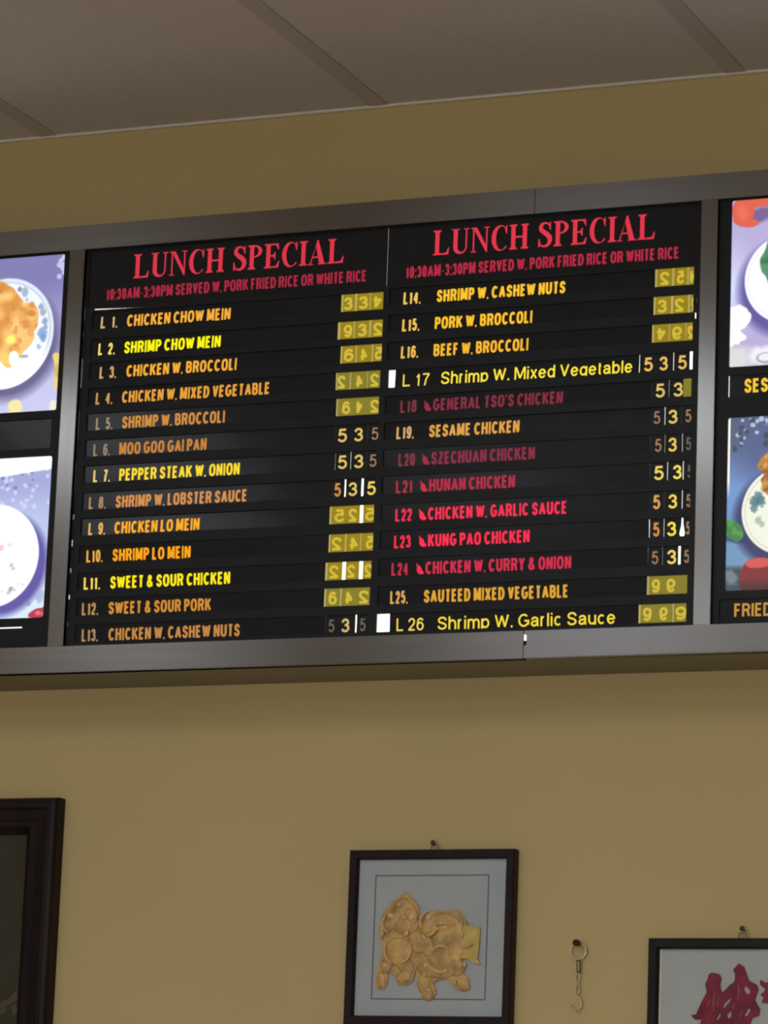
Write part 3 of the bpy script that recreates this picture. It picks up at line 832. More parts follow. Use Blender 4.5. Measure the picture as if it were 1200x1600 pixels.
class Print:
    def __init__(s, r, step=0.0013):
        s.r = r
        s.nx, s.nz = int((r[1] - r[0] + 0.002) / step), int((r[3] - r[2] + 0.002) / step)
        xs = r[0] - 0.001 + (np.arange(s.nx) + 0.5) * (r[1] - r[0] + 0.002) / s.nx
        zs = r[2] - 0.001 + (np.arange(s.nz) + 0.5) * (r[3] - r[2] + 0.002) / s.nz
        s.X, s.Z = np.meshgrid(xs, zs)
        s.C = np.zeros(s.X.shape + (3,))
    def put(s, mask, col):
        mask = np.clip(mask, 0, 1)[..., None]
        s.C = s.C * (1 - mask) + np.array(col, float) * mask
    def ell(s, cx, cz, rx_, rz_, ang=0.0, soft=0.04, wob=0.0, seed=1):
        c, n = math.cos(ang), math.sin(ang)
        dx, dz = s.X - cx, s.Z - cz
        d = np.sqrt(((dx * c + dz * n) / rx_) ** 2 + ((-dx * n + dz * c) / rz_) ** 2)
        if wob:
            d = d + wob * (vnoise(s.X, s.Z, 0.4 * max(rx_, rz_), seed) - 0.5) * 2
        return np.clip((1 - d) / soft + 0.5, 0, 1)
    def build(s, parent):
        nx, nz, r = s.nx, s.nz, s.r
        gx = np.linspace(r[0] - 0.001, r[1] + 0.001, nx + 1)
        gz = np.linspace(r[2] - 0.001, r[3] + 0.001, nz + 1)
        VX, VZ = np.meshgrid(gx, gz)
        co = np.stack([VX.ravel(), np.full(VX.size, 0.0140), VZ.ravel()], 1)
        a = (np.arange(nz)[:, None] * (nx + 1) + np.arange(nx)[None, :]).ravel()
        q = np.stack([a, a + 1, a + nx + 2, a + nx + 1], 1)
        me = bpy.data.meshes.new('print')
        me.from_pydata(co.tolist(), [], q.tolist())
        at = me.color_attributes.new('picture', 'FLOAT_COLOR', 'CORNER')
        L = lin_a(s.C).reshape(-1, 3)
        L = np.concatenate([L, np.ones((len(L), 1))], 1)
        at.data.foreach_set('color', np.repeat(L, 4, axis=0).ravel())
        return link('print', me, print_mat, parent)

print_mat = mat('backlit_photo_print', (0.05, 0.05, 0.05, 1), 0.25, spec=0.2)
_n = print_mat.node_tree.nodes.new('ShaderNodeVertexColor')
_n.layer_name = 'picture'
print_mat.node_tree.links.new(_n.outputs[0], print_mat.node_tree.nodes['Principled BSDF'].inputs['Emission Color'])
print_mat.node_tree.nodes['Principled BSDF'].inputs['Emission Strength'].default_value = 1.05

def food_photo(where, label):
    r = PH[where]
    t = thing('food_photo', (0, 0, E), label, 'photo', 'backlit food photographs')
    MB().box(r[0] - 0.0011, r[1] + 0.0011, 0.0145, 0.0170, r[2] - 0.0011, r[3] + 0.0011).build('backing', black_plastic, t)
    return t, Print(r)

def dots(p, n, box_, size, col, seed, soft=0.4, amt=0.9):
    rs = random.Random(seed)
    for _ in range(n):
        x, z = rs.uniform(box_[0], box_[1]), rs.uniform(box_[2], box_[3])
        q = rs.uniform(0.6, 1.3) * size
        p.put(amt * p.ell(x, z, q, q * rs.uniform(0.6, 1.2), rs.uniform(0, 3), soft), col)

# upper left: golden fried pieces on a blue and white plate, lilac cloth
t, p = food_photo('ul', 'backlit photo of golden fried food on a blue-patterned plate, upper left of the board')
v = (p.Z - 1.41) / 0.27
p.C[:] = np.array([126, 124, 178])
p.put(np.clip(1.25 - 1.5 * v, 0, 1), (200, 200, 238))
p.put(0.5 * np.clip((p.X + 0.075) / 0.03, 0, 1) * np.clip(1 - np.abs(v - 0.45) * 2.5, 0, 1), (164, 158, 218))
p.put(0.9 * p.ell(-0.147, 1.532, 0.100, 0.100, 0, 0.22), (92, 86, 130))
p.put(p.ell(-0.153, 1.549, 0.0945, 0.0975, 0, 0.03), (226, 234, 255))
p.put(0.75 * np.clip(p.ell(-0.153, 1.549, 0.0885, 0.0910, 0, 0.02) - p.ell(-0.153, 1.549, 0.0865, 0.0890, 0, 0.02), 0, 1), (150, 160, 176))
p.put(p.ell(-0.153, 1.549, 0.086, 0.0885, 0, 0.08), (240, 246, 252))
p.put(0.8 * np.clip((1.53 - p.Z) / 0.03, 0, 1) * p.ell(-0.153, 1.549, 0.0945, 0.0975, 0, 0.02), (255, 255, 255))
for x, z, q, c in ((-.128, 1.626, .005, (120, 128, 160)), (-.118, 1.620, .008, (150, 172, 196)), (-.0855, 1.5925, .006, (140, 160, 190)),
                   (-.081, 1.583, .007, (150, 170, 184)), (-.0765, 1.566, .007, (140, 158, 190)), (-.074, 1.556, .005, (140, 160, 196)),
                   (-.080, 1.546, .010, (128, 160, 214)), (-.078, 1.538, .007, (120, 150, 200)), (-.085, 1.522, .005, (160, 180, 214)), (-.113, 1.606, .004, (180, 190, 190))):
    p.put(0.85 * p.ell(x, z, q * 0.8, q, 0.3, 0.5, 0.25, 3), c)
food = np.clip(p.ell(-0.158, 1.553, 0.064, 0.058, 0.2, 0.06, 0.22, 8) + p.ell(-0.155, 1.600, 0.028, 0.042, 0.5, 0.08, 0.15, 9)
               + p.ell(-0.113, 1.573, 0.026, 0.030, 0.2, 0.08, 0.15, 12), 0, 1)
p.put(food, (238, 172, 92))
n1, n2 = vnoise(p.X, p.Z, 0.016, 21), vnoise(p.X, p.Z, 0.008, 22)
p.put(food * np.clip((n1 - 0.55) * 4, 0, 0.7), (214, 142, 64))
p.put(food * np.clip((0.42 - n1) * 4, 0, 0.8), (255, 206, 130))
p.put(food * np.clip((n2 - 0.62) * 3, 0, 0.5), (204, 126, 58))
p.put(0.9 * p.ell(-.139, 1.537, .010, .008, 0, 0.6, 0.2, 4), (255, 252, 120))
p.put(0.7 * p.ell(-.103, 1.582, .009, .006, -0.3, 0.7), (196, 116, 44))
p.put(food * np.clip((1.520 - p.Z) / 0.012, 0, 0.7), (255, 214, 110))
p.put(p.ell(-.131, 1.503, .010, .015, 0.2, 0.12), (255, 255, 246))
p.put(0.6 * p.ell(-.112, 1.507, .008, .003, 0, 0.7), (120, 126, 120))
for x, z, q in ((-.0465, 1.676, .005), (-.0525, 1.671, .004), (-.0545, 1.664, .005), (-.047, 1.664, .004), (-.0535, 1.643, .0045), (-.0455, 1.649, .004), (-.0475, 1.657, .005)):
    p.put(0.85 * p.ell(x, z, q, q, 0, 0.4, 0.2, 5), (208, 210, 240))
yel = np.clip(p.ell(-.047, 1.491, .008, .022, 0.35, 0.15, 0.25, 6) + p.ell(-.0435, 1.470, .009, .022, -0.1, 0.15, 0.25, 7), 0, 1)
p.put(yel, (232, 208, 120))
p.put(0.8 * p.ell(-.046, 1.478, .006, .012, 0.0, 0.5), (208, 174, 62))
p.put(p.ell(-.124, 1.418, .014, .016, 0.0, 0.25, 0.3, 16), (244, 228, 164))
p.put(p.ell(-.044, 1.412, .013, .016, 0.7, 0.25, 0.2, 17), (238, 232, 214))
p.build(t)

# lower left: pale dish on an overexposed white plate
t, p = food_photo('ll', 'backlit photo of an overexposed white plate with a red berry at the corner, lower left')
v = (p.Z - 1.055) / 0.275
p.C[:] = np.array([160, 166, 214])
p.put(np.clip(1.35 - 1.6 * v, 0, 1), (214, 232, 246))
p.put(0.5 * np.clip(1 - np.abs(v - 0.62) * 6, 0, 1), (186, 198, 240))
dots(p, 46, (-0.20, -0.05, 1.243, 1.312), .0040, (206, 208, 250), 31)
dots(p, 20, (-0.20, -0.08, 1.275, 1.312), .0035, (122, 124, 176), 32)
p.put(0.95 * p.ell(-0.137, 1.149, 0.092, 0.090, 0, 0.16), (88, 76, 158))
p.put(p.ell(-0.150, 1.163, 0.0880, 0.0885, 0, 0.03), (255, 255, 255))
p.put(np.clip((p.Z - (1.3085 + 0.10 * (p.X * -1 - 0.045) * -1)) / 0.002 + 0.5, 0, 1), (255, 255, 255))
for x, z, q, c in ((-.1125, 1.146, .004, (190, 190, 192)), (-.1085, 1.1405, .004, (190, 190, 192)), (-.118, 1.181, .005, (232, 226, 230)), (-.134, 1.1765, .006, (244, 190, 204)),
                   (-.111, 1.105, .005, (160, 160, 160)), (-.115, 1.0995, .004, (190, 190, 190)), (-.104, 1.1035, .003, (196, 196, 196)), (-.098, 1.114, .003, (220, 224, 220)),
                   (-.0885, 1.112, .003, (206, 222, 214)), (-.083, 1.121, .002, (220, 224, 224)), (-.128, 1.102, .003, (244, 206, 206))):
    p.put(0.85 * p.ell(x, z, q, q * 0.8, 0.6, 0.6, 0.3, 3), c)
dots(p, 12, (-0.30, -0.14, 1.11, 1.22), .006, (226, 170, 160), 34)
p.put(0.8 * p.ell(-.055, 1.0905, .008, .010, 0, 0.5, 0.3, 3), (164, 178, 208))
p.put(0.8 * p.ell(-.076, 1.0795, .004, .004, 0, 0.6), (136, 136, 186))
berry = np.clip(p.ell(-.057, 1.062, .018, .0085, 0.1, 0.2, 0.1, 3) + p.ell(-.047, 1.064, .006, .009, 0, 0.2), 0, 1)
p.put(berry, (178, 50, 72))
p.put(0.7 * p.ell(-.057, 1.063, .006, .004, 0, 0.6) + 0.5 * p.ell(-.048, 1.061, .003, .004, 0, 0.6), (244, 140, 150))
p.build(t)

# upper right: white plate with greens, red leaf in the corner
t, p = food_photo('ur', 'backlit photo of greens on white plate with red leaf at its corner, upper right')
v = (p.Z - 1.411) / 0.27
p.C[:] = np.array([184, 172, 216])
p.put(np.clip(1 - np.abs(v - 0.48) * 3.0, 0, 1) * np.clip((1.172 - p.X) / 0.03, 0, 1), (214, 220, 252))
p.put(0.9 * p.ell(1.226, 1.536, 0.080, 0.080, 0, 0.22), (84, 76, 150))
p.put(0.7 * np.clip((1.448 - p.Z) / 0.02, 0, 1), (196, 196, 226))
p.put(p.ell(1.2292, 1.550, 0.0735, 0.0735, 0, 0.03), (250, 250, 255))
p.put(0.5 * np.clip(p.ell(1.2292, 1.550, 0.069, 0.069, 0, 0.02) - p.ell(1.2292, 1.550, 0.067, 0.067, 0, 0.02), 0, 1), (214, 214, 222))
p.put(p.ell(1.222, 1.575, 0.040, 0.045, 0.1, 0.08, 0.25, 41), (84, 146, 104))
p.put(p.ell(1.222, 1.575, 0.040, 0.045, 0.1, 0.08, 0.25, 41) * np.clip((vnoise(p.X, p.Z, .010, 42) - .5) * 4, 0, .8), (44, 104, 68))
p.put(0.8 * p.ell(1.245, 1.53, 0.025, 0.020, 0.1, 0.3, 0.25, 43), (212, 150, 84))
leaf = np.clip(p.ell(1.151, 1.663, .019, .0225, 0.1, 0.1, 0.08, 44) + p.ell(1.164, 1.6435, .014, .0065, 0.1, 0.15) + p.ell(1.190, 1.679, .040, .009, 0.12, 0.15, 0.1, 45) - 1.2 * p.ell(1.186, 1.657, .0165, .0125, 0.2, 0.1), 0, 1)
p.put(0.7 * p.ell(1.175, 1.655, .030, .012, 0.3, 0.6), (96, 66, 120))
p.put(leaf, (222, 96, 76))
p.put(leaf * 0.6 * p.ell(1.150, 1.662, .008, .014, 0.3, 0.8), (238, 122, 92))
wh = np.clip(p.ell(1.145, 1.492, .021, .021, 0, 0.1, 0.12, 46) + p.ell(1.139, 1.465, .014, .020, 0, 0.12, 0.2, 47) + p.ell(1.150, 1.459, .010, .006, 0, 0.3), 0, 1)
p.put(wh, (255, 255, 255))
p.put(0.9 * np.clip((1.449 - p.Z) / 0.01, 0, 1) * np.clip((1.175 - p.X) / 0.02, 0, 1), (222, 220, 214))
p.put(0.8 * p.ell(1.186, 1.428, .022, .014, 0, 0.5, 0.2, 48), (246, 246, 250))
p.put(0.7 * np.clip(p.ell(1.192, 1.424, .016, .009, 0, 0.12) - p.ell(1.192, 1.425, .012, .006, 0, 0.12), 0, 1), (150, 150, 156))
p.build(t)

# lower right: fried pieces on a cream plate, green leaf and red bowl, slate blue cloth
t, p = food_photo('lr', 'backlit photo of fried pieces on a cream plate with leaf and red bowl, lower right')
v = (p.Z - 1.056) / 0.274
p.C[:] = np.array([84, 92, 124])
p.put(np.clip((0.86 - v) * 4, 0, 1), (112, 148, 202))
p.put(np.clip((0.48 - v) * 4, 0, 1), (112, 148, 182))
p.put(0.8 * np.clip((p.X - 1.142) / 0.03, 0, 1) * np.clip((v - 0.55) * 5, 0, 1), (84, 96, 140))
dots(p, 16, (1.143, 1.21, 1.267, 1.328), .0036, (178, 200, 214), 51, 0.35)
dots(p, 14, (1.143, 1.21, 1.280, 1.328), .0040, (56, 70, 84), 52, 0.5)
p.put(0.9 * p.ell(1.217, 1.168, 0.072, 0.074, 0, 0.2), (52, 52, 92))
p.put(p.ell(1.2258, 1.180, 0.0685, 0.0695, 0, 0.03), (238, 240, 222))
p.put(0.6 * np.clip(p.ell(1.2258, 1.180, 0.064, 0.065, 0, 0.02) - p.ell(1.2258, 1.180, 0.062, 0.063, 0, 0.02), 0, 1), (196, 200, 178))
for x, z, q, c in ((1.178, 1.196, .008, (70, 112, 124)), (1.184, 1.205, .007, (80, 120, 130)), (1.188, 1.195, .008, (70, 110, 122)), (1.177, 1.184, .006, (90, 130, 140)),
                   (1.184, 1.166, .006, (164, 178, 164)), (1.190, 1.160, .005, (170, 182, 168))):
    p.put(0.85 * p.ell(x, z, q * 0.9, q, 0.3, 0.5, 0.3, 53), c)
fry = np.clip(p.ell(1.205, 1.255, .020, .020, 0, 0.1, 0.2, 54) + p.ell(1.209, 1.222, .022, .020, 0.2, 0.1, 0.2, 55) + p.ell(1.245, 1.20, .036, .040, 0.2, 0.1, 0.2, 56), 0, 1)
p.put(fry, (188, 128, 58))
p.put(fry * np.clip((vnoise(p.X, p.Z, .009, 57) - .5) * 4, 0, .8), (138, 82, 34))
p.put(fry * np.clip((.4 - vnoise(p.X, p.Z, .007, 58)) * 4, 0, .7), (226, 172, 92))
lf = p.ell(1.143, 1.152, .022, .013, -0.75, 0.1, 0.1, 59)
p.put(0.7 * p.ell(1.147, 1.141, .020, .009, -0.2, 0.5), (40, 50, 90))
p.put(lf, (86, 150, 78))
p.put(lf * np.clip((vnoise(p.X, p.Z, .007, 60) - .5) * 4, 0, .7), (56, 116, 58))
p.put(np.clip((1.098 - p.Z) / 0.008, 0, 1) * np.clip((1.164 - p.X) / 0.008, 0, 1), (66, 76, 88))
p.put(0.8 * p.ell(1.141, 1.078, .010, .013, 0.4, 0.6, 0.3, 61), (126, 138, 148))
bowl_ = np.clip(p.ell(1.186, 1.073, .031, .034, 0, 0.1, 0.05, 62), 0, 1)
p.put(bowl_, (128, 46, 50))
p.put(bowl_ * np.clip((1.075 - p.Z) / .014, 0, .85), (72, 42, 48))
p.put(p.ell(1.187, 1.099, .023, .008, 0, 0.2, 0.1, 63), (210, 86, 82))
p.put(np.clip((1.1375 - p.X) / 0.0006, 0, 1) * np.clip((p.Z - 1.20) / 0.03, 0, 1), (250, 248, 236))
p.build(t)

# ------------------------------------------------------------------ caption strips under the photographs
s = MB().box(1.1343, 1.4710, PY, PY + 0.0014, 1.3620, 1.3985).build('caption_strip', black_film, loc=(0, 0, E))
tag(s, 'black caption strip with yellow letters SES under the upper right photo', 'caption strip', 'caption strips')
link('lettering', text_mesh('SESAME', 1.1585, 1.2420, 1.3693, 0.0225, LY, 0.0042), glow(244, 200, 48), s)
s = MB().box(1.1240, 1.4710, PY, PY + 0.0014, 1.0050, 1.0440).build('caption_strip', black_film, loc=(0, 0, E))
tag(s, 'black caption strip with dull orange letters FRIED under the lower right photo', 'caption strip', 'caption strips')
link('lettering', text_mesh('FRIED', 1.1487, 1.2080, 1.0156, 0.0208, LY, 0.0034), glow(196, 144, 56), s)
s = MB().box(-0.3710, -0.0490, PY, PY + 0.0014, 1.3425, 1.3960).build('caption_strip', black_film, loc=(0, 0, E))
tag(s, 'blank end of the black caption strip between the two left photos', 'caption strip', 'caption strips')

# ------------------------------------------------------------------ pictures on the wall below
def frame_mesh(x0, x1, z0, z1, w, y0, y1, steps=None):
    """four mitred bars swept from a profile of (inset, front y)"""
    prof = steps or [(0, y0), (w, y0)]
    mb = MB()
    ring = [(i, y) for i, y in prof]
    ring = [(ring[0][0], y1)] + ring + [(ring[-1][0], y1)]
    k = len(ring)
    for cx, cz, sx, sz in ((x0, z0, 1, 1), (x1, z0, -1, 1), (x1, z1, -1, -1), (x0, z1, 1, -1)):
        for i, y in ring:
            mb.v.append((cx + sx * i, y, cz + sz * i))
    for c in range(4):
        d = (c + 1) % 4
        for i in range(k):
            j = (i + 1) % k
            mb.f.append((c * k + i, c * k + j, d * k + j, d * k + i))
    return mb

# golden animal picture
FY = WY - 0.022
pic = thing('framed_picture', (0.61, WY, E + 0.40), 'dark-framed picture of a golden paper animal on pale grey mount', 'picture', 'framed paper-cut pictures')
off = (-0.61, -WY, -0.40)
def put(mb, name, material, parent=None, **k):
    return mb.build(name, material, parent or pic, off, **k)
x0, x1, z0, z1 = 0.4678, 0.7524, 0.3975, 0.6782
put(frame_mesh(x0, x1, z0, z1, 0.0152, FY, WY - 0.001, [(0, FY + 0.002), (0.002, FY), (0.0125, FY), (0.0152, FY + 0.005)]), 'frame', dark_wood)
put(MB().box(x0 + 0.010, x1 - 0.010, FY + 0.010, FY + 0.013, z0 + 0.010, z1 - 0.010), 'mount', mat_board)
lx0, lx1, lz0, lz1 = 0.5112, 0.7072, 0.4390, 0.6382
put(frame_mesh(lx0, lx1, lz0, lz1, 0.0015, FY + 0.0093, FY + 0.0099), 'border_line', ink_line)
fig = [(.5636,.6110),(.5779,.6006),(.5895,.5877),(.5917,.5646),(.5973,.5646),(.6119,.5800),(.6366,.5812),(.6558,.5824),(.6672,.5696),(.6759,.5568),(.6855,.5543),(.6951,.5548),(.6966,.5492),(.6948,.5212),(.6927,.5034),(.6984,.4958),(.6889,.4963),(.6750,.5046),(.6627,.5033),(.6647,.4855),(.6788,.4729),(.6787,.4589),(.6686,.4526),(.6520,.4588),(.6433,.4727),(.6269,.4701),(.6189,.4650),(.6250,.4498),(.6171,.4390),(.6062,.4382),(.5975,.4496),(.5912,.4699),(.5878,.4878),(.5830,.4674),(.5749,.4622),(.5584,.4621),(.5522,.4774),(.5409,.4825),(.5390,.4620),(.5337,.4543),(.5226,.4556),(.5181,.4619),(.5225,.4901),(.5286,.5132),(.5275,.5389),(.5215,.5492),(.5262,.5724),(.5393,.5930),(.5556,.6033)]
body = link('paper_figure', sheet('paper_figure', [fig], FY + 0.0062, FY + 0.0092), gold_paper, pic, off)
# overlapping cut-paper scales, curls and petals laid over the body
sc = MB()
rs = random.Random(3)
for x, z, a, b, g in ((.5600, .5860, .017, .012, 1.1), (.5480, .5700, .014, .010, .9), (.5760, .5780, .016, .010, 2.0), (.5380, .5560, .014, .010, .5), (.5640, .5560, .017, .013, .2),
                      (.5790, .5600, .012, .016, .1), (.5560, .5150, .025, .024, .3), (.5380, .4930, .014, .010, 1.2), (.5700, .4930, .018, .013, 2.2), (.5880, .5300, .014, .020, .4),
                      (.6080, .5560, .018, .013, .7), (.6270, .5660, .020, .011, .1), (.6460, .5650, .018, .012, 2.7), (.6560, .5450, .016, .020, .2), (.6320, .5360, .022, .015, .5),
                      (.6320, .5080, .026, .022, 2.4), (.6050, .5250, .013, .020, .4), (.6540, .5150, .015, .020, .1), (.6580, .4900, .013, .015, .6), (.6380, .4820, .022, .010, .2),
                      (.6100, .4850, .022, .011, 2.9), (.6020, .4640, .011, .016, .2), (.6100, .4470, .010, .010, .2), (.5290, .4700, .008, .014, .2), (.5680, .4740, .014, .010, .2), (.6700, .4630, .013, .009, 2.6)):
    sc.ball((x, FY + 0.0062, z), a, rs.uniform(0.0018, 0.0034), b, g)
put(sc, 'scales', gold_paper, smooth=True)
def curl(pts, r):
    n = len(pts)
    cu = MB()
    cu.tube([(x, FY + 0.0030, z) for x, z in pts], [r * (0.35 + 0.65 * math.sin(math.pi * (i + 0.5) / n)) for i in range(n)], 8)
    put(cu, 'curl', gold_light, smooth=True)
def arc_pts(cx, cz, r, a0, a1, n=12, q=1.0):
    return [(cx + r * math.cos(math.radians(a0 + (a1 - a0) * i / n)), cz + q * r * math.sin(math.radians(a0 + (a1 - a0) * i / n))) for i in range(n + 1)]
curl(arc_pts(.556, .517, .022, 150, 250), .0030)
curl(arc_pts(.556, .517, .023, -60, 40), .0028)
curl(arc_pts(.632, .508, .026, 185, 300), .0026)
curl(arc_pts(.632, .508, .016, 20, 160), .0022)
curl(arc_pts(.612, .562, .018, 100, 220), .0026)
curl(arc_pts(.648, .556, .018, -20, 110), .0022)
curl(arc_pts(.573, .570, .014, -40, 90), .0028)
curl(arc_pts(.545, .560, .016, 130, 250), .0026)
curl([(.525, .556), (.530, .545), (.528, .534)], .0034)
curl([(.603, .544), (.610, .540), (.618, .545), (.622, .554)], .0030)
curl([(.669, .521), (.677, .523), (.686, .527)], .0024)
curl([(.664, .503), (.668, .494), (.665, .485)], .0028)
for x, z, q in ((.6047, .4777, .0034), (.6125, .4535, .0040), (.5255, .4600, .0034), (.6480, .5140, .0034), (.5350, .5080, .0042), (.5430, .5720, .0060), (.5790, .5720, .0085), (.5700, .5440, .0060), (.6010, .5380, .0050),
                (.6080, .5690, .0050), (.6200, .5520, .0060), (.6300, .5600, .0040), (.6720, .4950, .0050), (.6660, .5420, .0045), (.5350, .4930, .0048), (.5660, .4980, .0040), (.6050, .4930, .0048), (.6400, .4850, .0040), (.6560, .4650, .0048), (.5560, .5900, .0050)):
    put(MB().ball((x, FY + 0.0032, z), q, .0015, q * 0.75, x * 40), 'highlight_bead', gold_light, smooth=True)  # pale spots put in as small highlights on the cut paper
tl = [(.6640, .5560), (.6759, .5568), (.6855, .5543), (.6951, .5548), (.6966, .5492), (.6948, .5212), (.6927, .5034), (.6984, .4958), (.6889, .4963), (.6750, .5046), (.6600, .5060), (.6560, .5220), (.6600, .5400)]
link('tail', sheet('tail', [tl], FY + 0.0050, FY + 0.0064), gold_tail, pic, off)
rg = MB()
rg.tube([(0.6105 + .0055 * math.cos(a), WY - 0.012, 0.6815 + .0050 * math.sin(a)) for a in [math.pi * 2 * i / 16 for i in range(16)]], 0.0011, 8, True)
put(rg, 'hanging_ring', brass, smooth=True)
def nail(x, z, label):
    n_ = thing('wall_nail', (x, WY, E + z), label, 'nail', 'nails holding the pictures')
    MB().tube([(0, 0.0, 0.001), (0, -0.014, 0.003)], 0.0013, 8).build('shank', dark_metal, n_, smooth=True)
    h = MB()
    h.ball((0, -0.0150, 0.0032), .0042, .0018, .0042)
    h.build('head', dark_metal, n_, smooth=True)
nail(0.6095, 0.6868, 'small dark nail above the golden animal picture')

# crimson figures picture
pic2 = thing('framed_picture', (1.12, WY, E + 0.39), 'black-framed picture of crimson paper-cut figures at lower right', 'picture', 'framed paper-cut pictures')
off2 = (-1.12, -WY, -0.39)
a0, a1, b0, b1 = 0.9790, 1.2640, 0.2560, 0.5362
frame_mesh(a0, a1, b0, b1, 0.0165, FY, WY - 0.001, [(0, FY + 0.002), (0.002, FY), (0.0135, FY), (0.0165, FY + 0.005)]).build('frame', black_wood, pic2, off2)
MB().box(a0 + 0.010, a1 - 0.010, FY + 0.010, FY + 0.013, b0 + 0.010, b1 - 0.010).build('mount', mat_board_warm, pic2, off2)
MB().box(a0 + 0.0172, a0 + 0.0200, FY + 0.0085, FY + 0.0098, b0 + 0.017, b1 - 0.017).build('mount_edge', trim_paint, pic2, off2)
crim = [(1.0760,.4813),(1.0811,.4837),(1.0932,.4813),(1.0968,.4748),(1.0944,.4649),(1.0963,.4567),(1.0989,.4534),(1.1107,.4650),(1.1175,.4699),(1.1182,.4814),(1.1146,.4880),(1.1239,.4979),(1.1325,.4930),(1.1370,.4815),(1.1406,.4717),(1.1535,.4652),(1.1562,.4570),(1.1505,.4423),(1.1593,.4276),(1.1577,.4178),(1.1476,.4145),(1.1443,.4063),(1.1499,.3786),(1.1416,.3655),(1.1313,.3687),(1.1276,.3865),(1.1177,.3652),(1.1058,.3651),(1.1003,.3830),(1.0869,.3632),(1.0732,.3647),(1.0762,.3860),(1.0656,.3974),(1.0638,.4056),(1.0654,.4113),(1.0550,.4112),(1.0480,.4177),(1.0566,.4194),(1.0648,.4384),(1.0731,.4533),(1.0703,.4656),(1.0736,.4730)]
hl = [[(1.1331,.4626),(1.1382,.4618),(1.1435,.4545),(1.1401,.4496),(1.1340,.4552)], [(1.0994,.4304),(1.1027,.4370),(1.1128,.4461),(1.1112,.4404),(1.1020,.4296)], [(1.1065,.4190),(1.1132,.4256),(1.1134,.4158),(1.1083,.4133)], [(1.1339,.4176),(1.1405,.4291),(1.1439,.4267),(1.1390,.4177)], [(1.0894,.4123),(1.0944,.4206),(1.0970,.4189),(1.0920,.4107)]]
link('paper_figure', sheet('paper_figure', [crim] + hl, FY + 0.0078, FY + 0.0095), crimson_paper, pic2, off2)
link('paper_figure', sheet('paper_figure', [[(1.1585,.4734),(1.1671,.4685),(1.1739,.4702),(1.1810,.4523),(1.1744,.4359),(1.1676,.4375),(1.1617,.4374),(1.1641,.4456),(1.1589,.4505),(1.1639,.4538),(1.1673,.4587),(1.1586,.4652)]], FY + 0.0078, FY + 0.0095), crimson_paper, pic2, off2)
fd = MB()
for pts in ([(1.0860, .4520), (1.0840, .4380), (1.0850, .4240)], [(1.0930, .4480), (1.0905, .4340)], [(1.1180, .4360), (1.1165, .4280)], [(1.1240, .4640), (1.1250, .4520), (1.1230, .4400)],
            [(1.1085, .4230), (1.1060, .4150)], [(1.0790, .4420), (1.0740, .4310)], [(1.1300, .4250), (1.1270, .4130)]):
    n = len(pts)
    fd.tube([(x, FY + 0.0078, z) for x, z in pts], 0.0009, 6)
fd.build('paper_fold', pink_paper, pic2, off2, smooth=True)
MB().tube([(1.1285 + .0062 * math.cos(a), WY - 0.012, 0.5392 + .0068 * math.sin(a)) for a in [math.pi * 2 * i / 16 for i in range(16)]], 0.0012, 8, True).build('hanging_ring', brass, pic2, off2, smooth=True)
nail(1.1285, 0.5485, 'small dark nail above the crimson figures picture')

# large dark picture at the left edge
pic3 = thing('framed_picture', (-0.30, WY, E + 0.2), 'large dark wooden frame with a dim dark picture behind glass', 'picture')
off3 = (0.30, -WY, -0.2)
GY = WY - 0.034
a0, a1, b0, b1 = -0.640, -0.0642, -0.02, 0.7714
frame_mesh(a0, a1, b0, b1, 0.061, GY, WY - 0.001, [(0, GY + 0.010), (0.003, GY + 0.002), (0.009, GY), (0.017, GY), (0.021, GY + 0.005), (0.037, GY + 0.008), (0.041, GY + 0.005), (0.049, GY + 0.006), (0.061, GY + 0.018)]).build('frame', dark_wood, pic3, off3)
dark_art = noisy(mat('dim_dark_print', (0.019, 0.022, 0.022, 1), 0.7, spec=0.1), 9, 0.55, detail=6)
MB().box(a0 + 0.05, a1 - 0.05, GY + 0.024, GY + 0.027, b0 + 0.05, b1 - 0.05).build('print', dark_art, pic3, off3)
sm = mat('dim_olive_smudge', (0.055, 0.055, 0.043, 1), 0.8)  # faint paler smudges on the dark print
bl = MB()
for cx, cz, rx_, rz_, g in ((-.150, .428, .026, .006, .5), (-.137, .440, .012, .004, .9), (-.163, .414, .016, .006, .2), (-.133, .418, .006, .010, .1)):
    bl.ball((cx, GY + 0.0240, cz), rx_, .0006, rz_, g)
bl.build('pale_smudges', sm, pic3, off3, smooth=True)
glass = bpy.data.materials.new('picture_glass')
glass.use_nodes = True
nt = glass.node_tree
nt.nodes.clear()
out = nt.nodes.new('ShaderNodeOutputMaterial')
mx = nt.nodes.new('ShaderNodeMixShader')
tr = nt.nodes.new('ShaderNodeBsdfTransparent')
gl = nt.nodes.new('ShaderNodeBsdfGlossy')
gl.inputs['Roughness'].default_value = 0.05
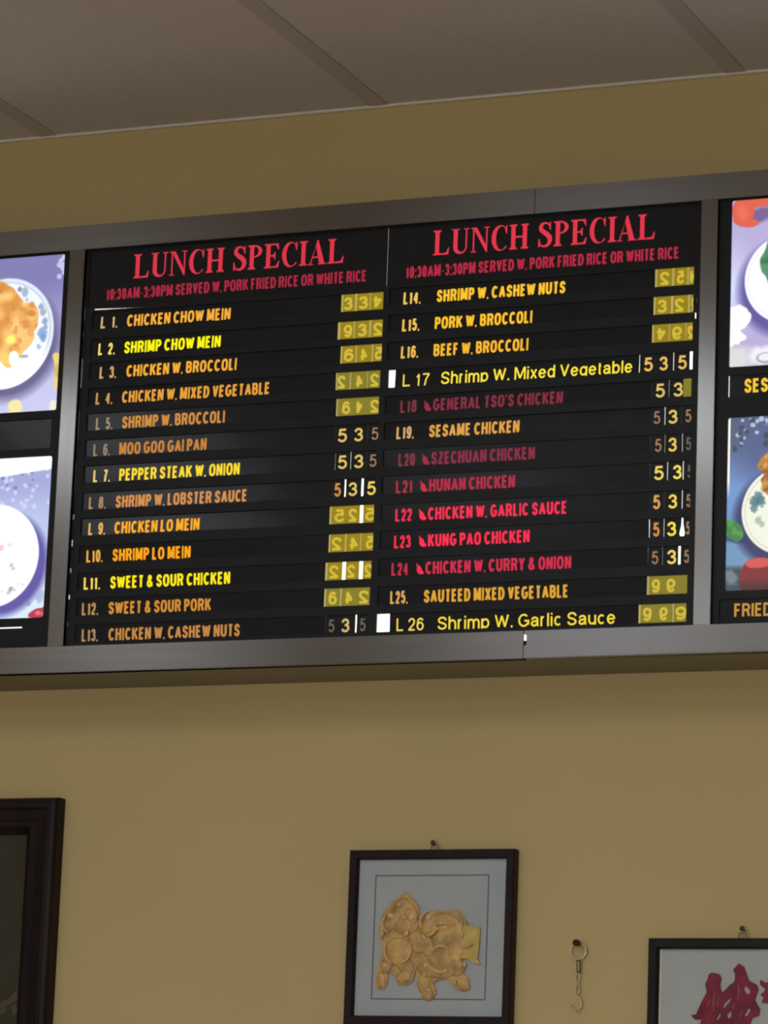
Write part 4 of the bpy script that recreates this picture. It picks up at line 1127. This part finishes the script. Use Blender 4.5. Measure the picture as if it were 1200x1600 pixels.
mx.inputs[0].default_value = 0.05
nt.links.new(tr.outputs[0], mx.inputs[1])
nt.links.new(gl.outputs[0], mx.inputs[2])
nt.links.new(mx.outputs[0], out.inputs[0])
MB().box(a0 + 0.053, a1 - 0.053, GY + 0.0195, GY + 0.0215, b0 + 0.053, b1 - 0.053).build('glass', glass, pic3, off3)

# ------------------------------------------------------------------ little hook and chain on a red pin
hk = thing('hanging_hook', (0.8592, WY, E + 0.43), 'pale brass ring with short chain and open hook between the small pictures', 'hook')
HY = -0.008
MB().tube([(.0130 * math.cos(a), HY, .0870 + .0130 * math.sin(a)) for a in [math.pi * 2 * i / 24 for i in range(24)]], 0.0017, 8, True).build('ring', pale_brass, hk, smooth=True)
sw = MB()
sw.tube([(.0006, HY, .0735), (.0012, HY, .0700), (.0016, HY, .0560), (.0016, HY, .0530)], [.0026, .0036, .0036, .0026], 10)
sw.build('swivel', brass, hk, smooth=True)
for z, a in ((.0460, 0), (.0360, 1), (.0265, 0)):
    MB().tube([((.0022 if a else .0034) * math.cos(q), HY - (0.0022 * math.cos(q) if a else 0), z + .0062 * math.sin(q)) for q in [math.pi * 2 * i / 14 for i in range(14)]],
              0.0012, 6, True).build('chain_link', pale_brass, hk, smooth=True)
MB().tube([(-.0004, HY, .0215), (.0030, HY, .0150), (.0072, HY, .0080), (.0078, HY, .0010), (.0040, HY, -.0045), (-.0020, HY, -.0050), (-.0072, HY, -.0015), (-.0090, HY, .0035)],
          [.0014, .0016, .0018, .0018, .0018, .0017, .0015, .0012], 8).build('open_hook', pale_brass, hk, smooth=True)
pin = thing('push_pin', (0.8590, WY, E + 0.5290), 'dark red push pin holding the brass ring on the wall', 'pin')
MB().tube([(0, 0, 0), (0, -0.011, 0)], 0.0010, 8).build('point', dark_metal, pin, smooth=True)
pb = MB()
pb.tube([(0, -0.010, 0), (0, -0.012, 0), (0, -0.018, 0.0), (0, -0.020, 0.0)], [.0050, .0042, .0040, .0055], 12)
pb.build('head', red_plastic, pin, smooth=True)
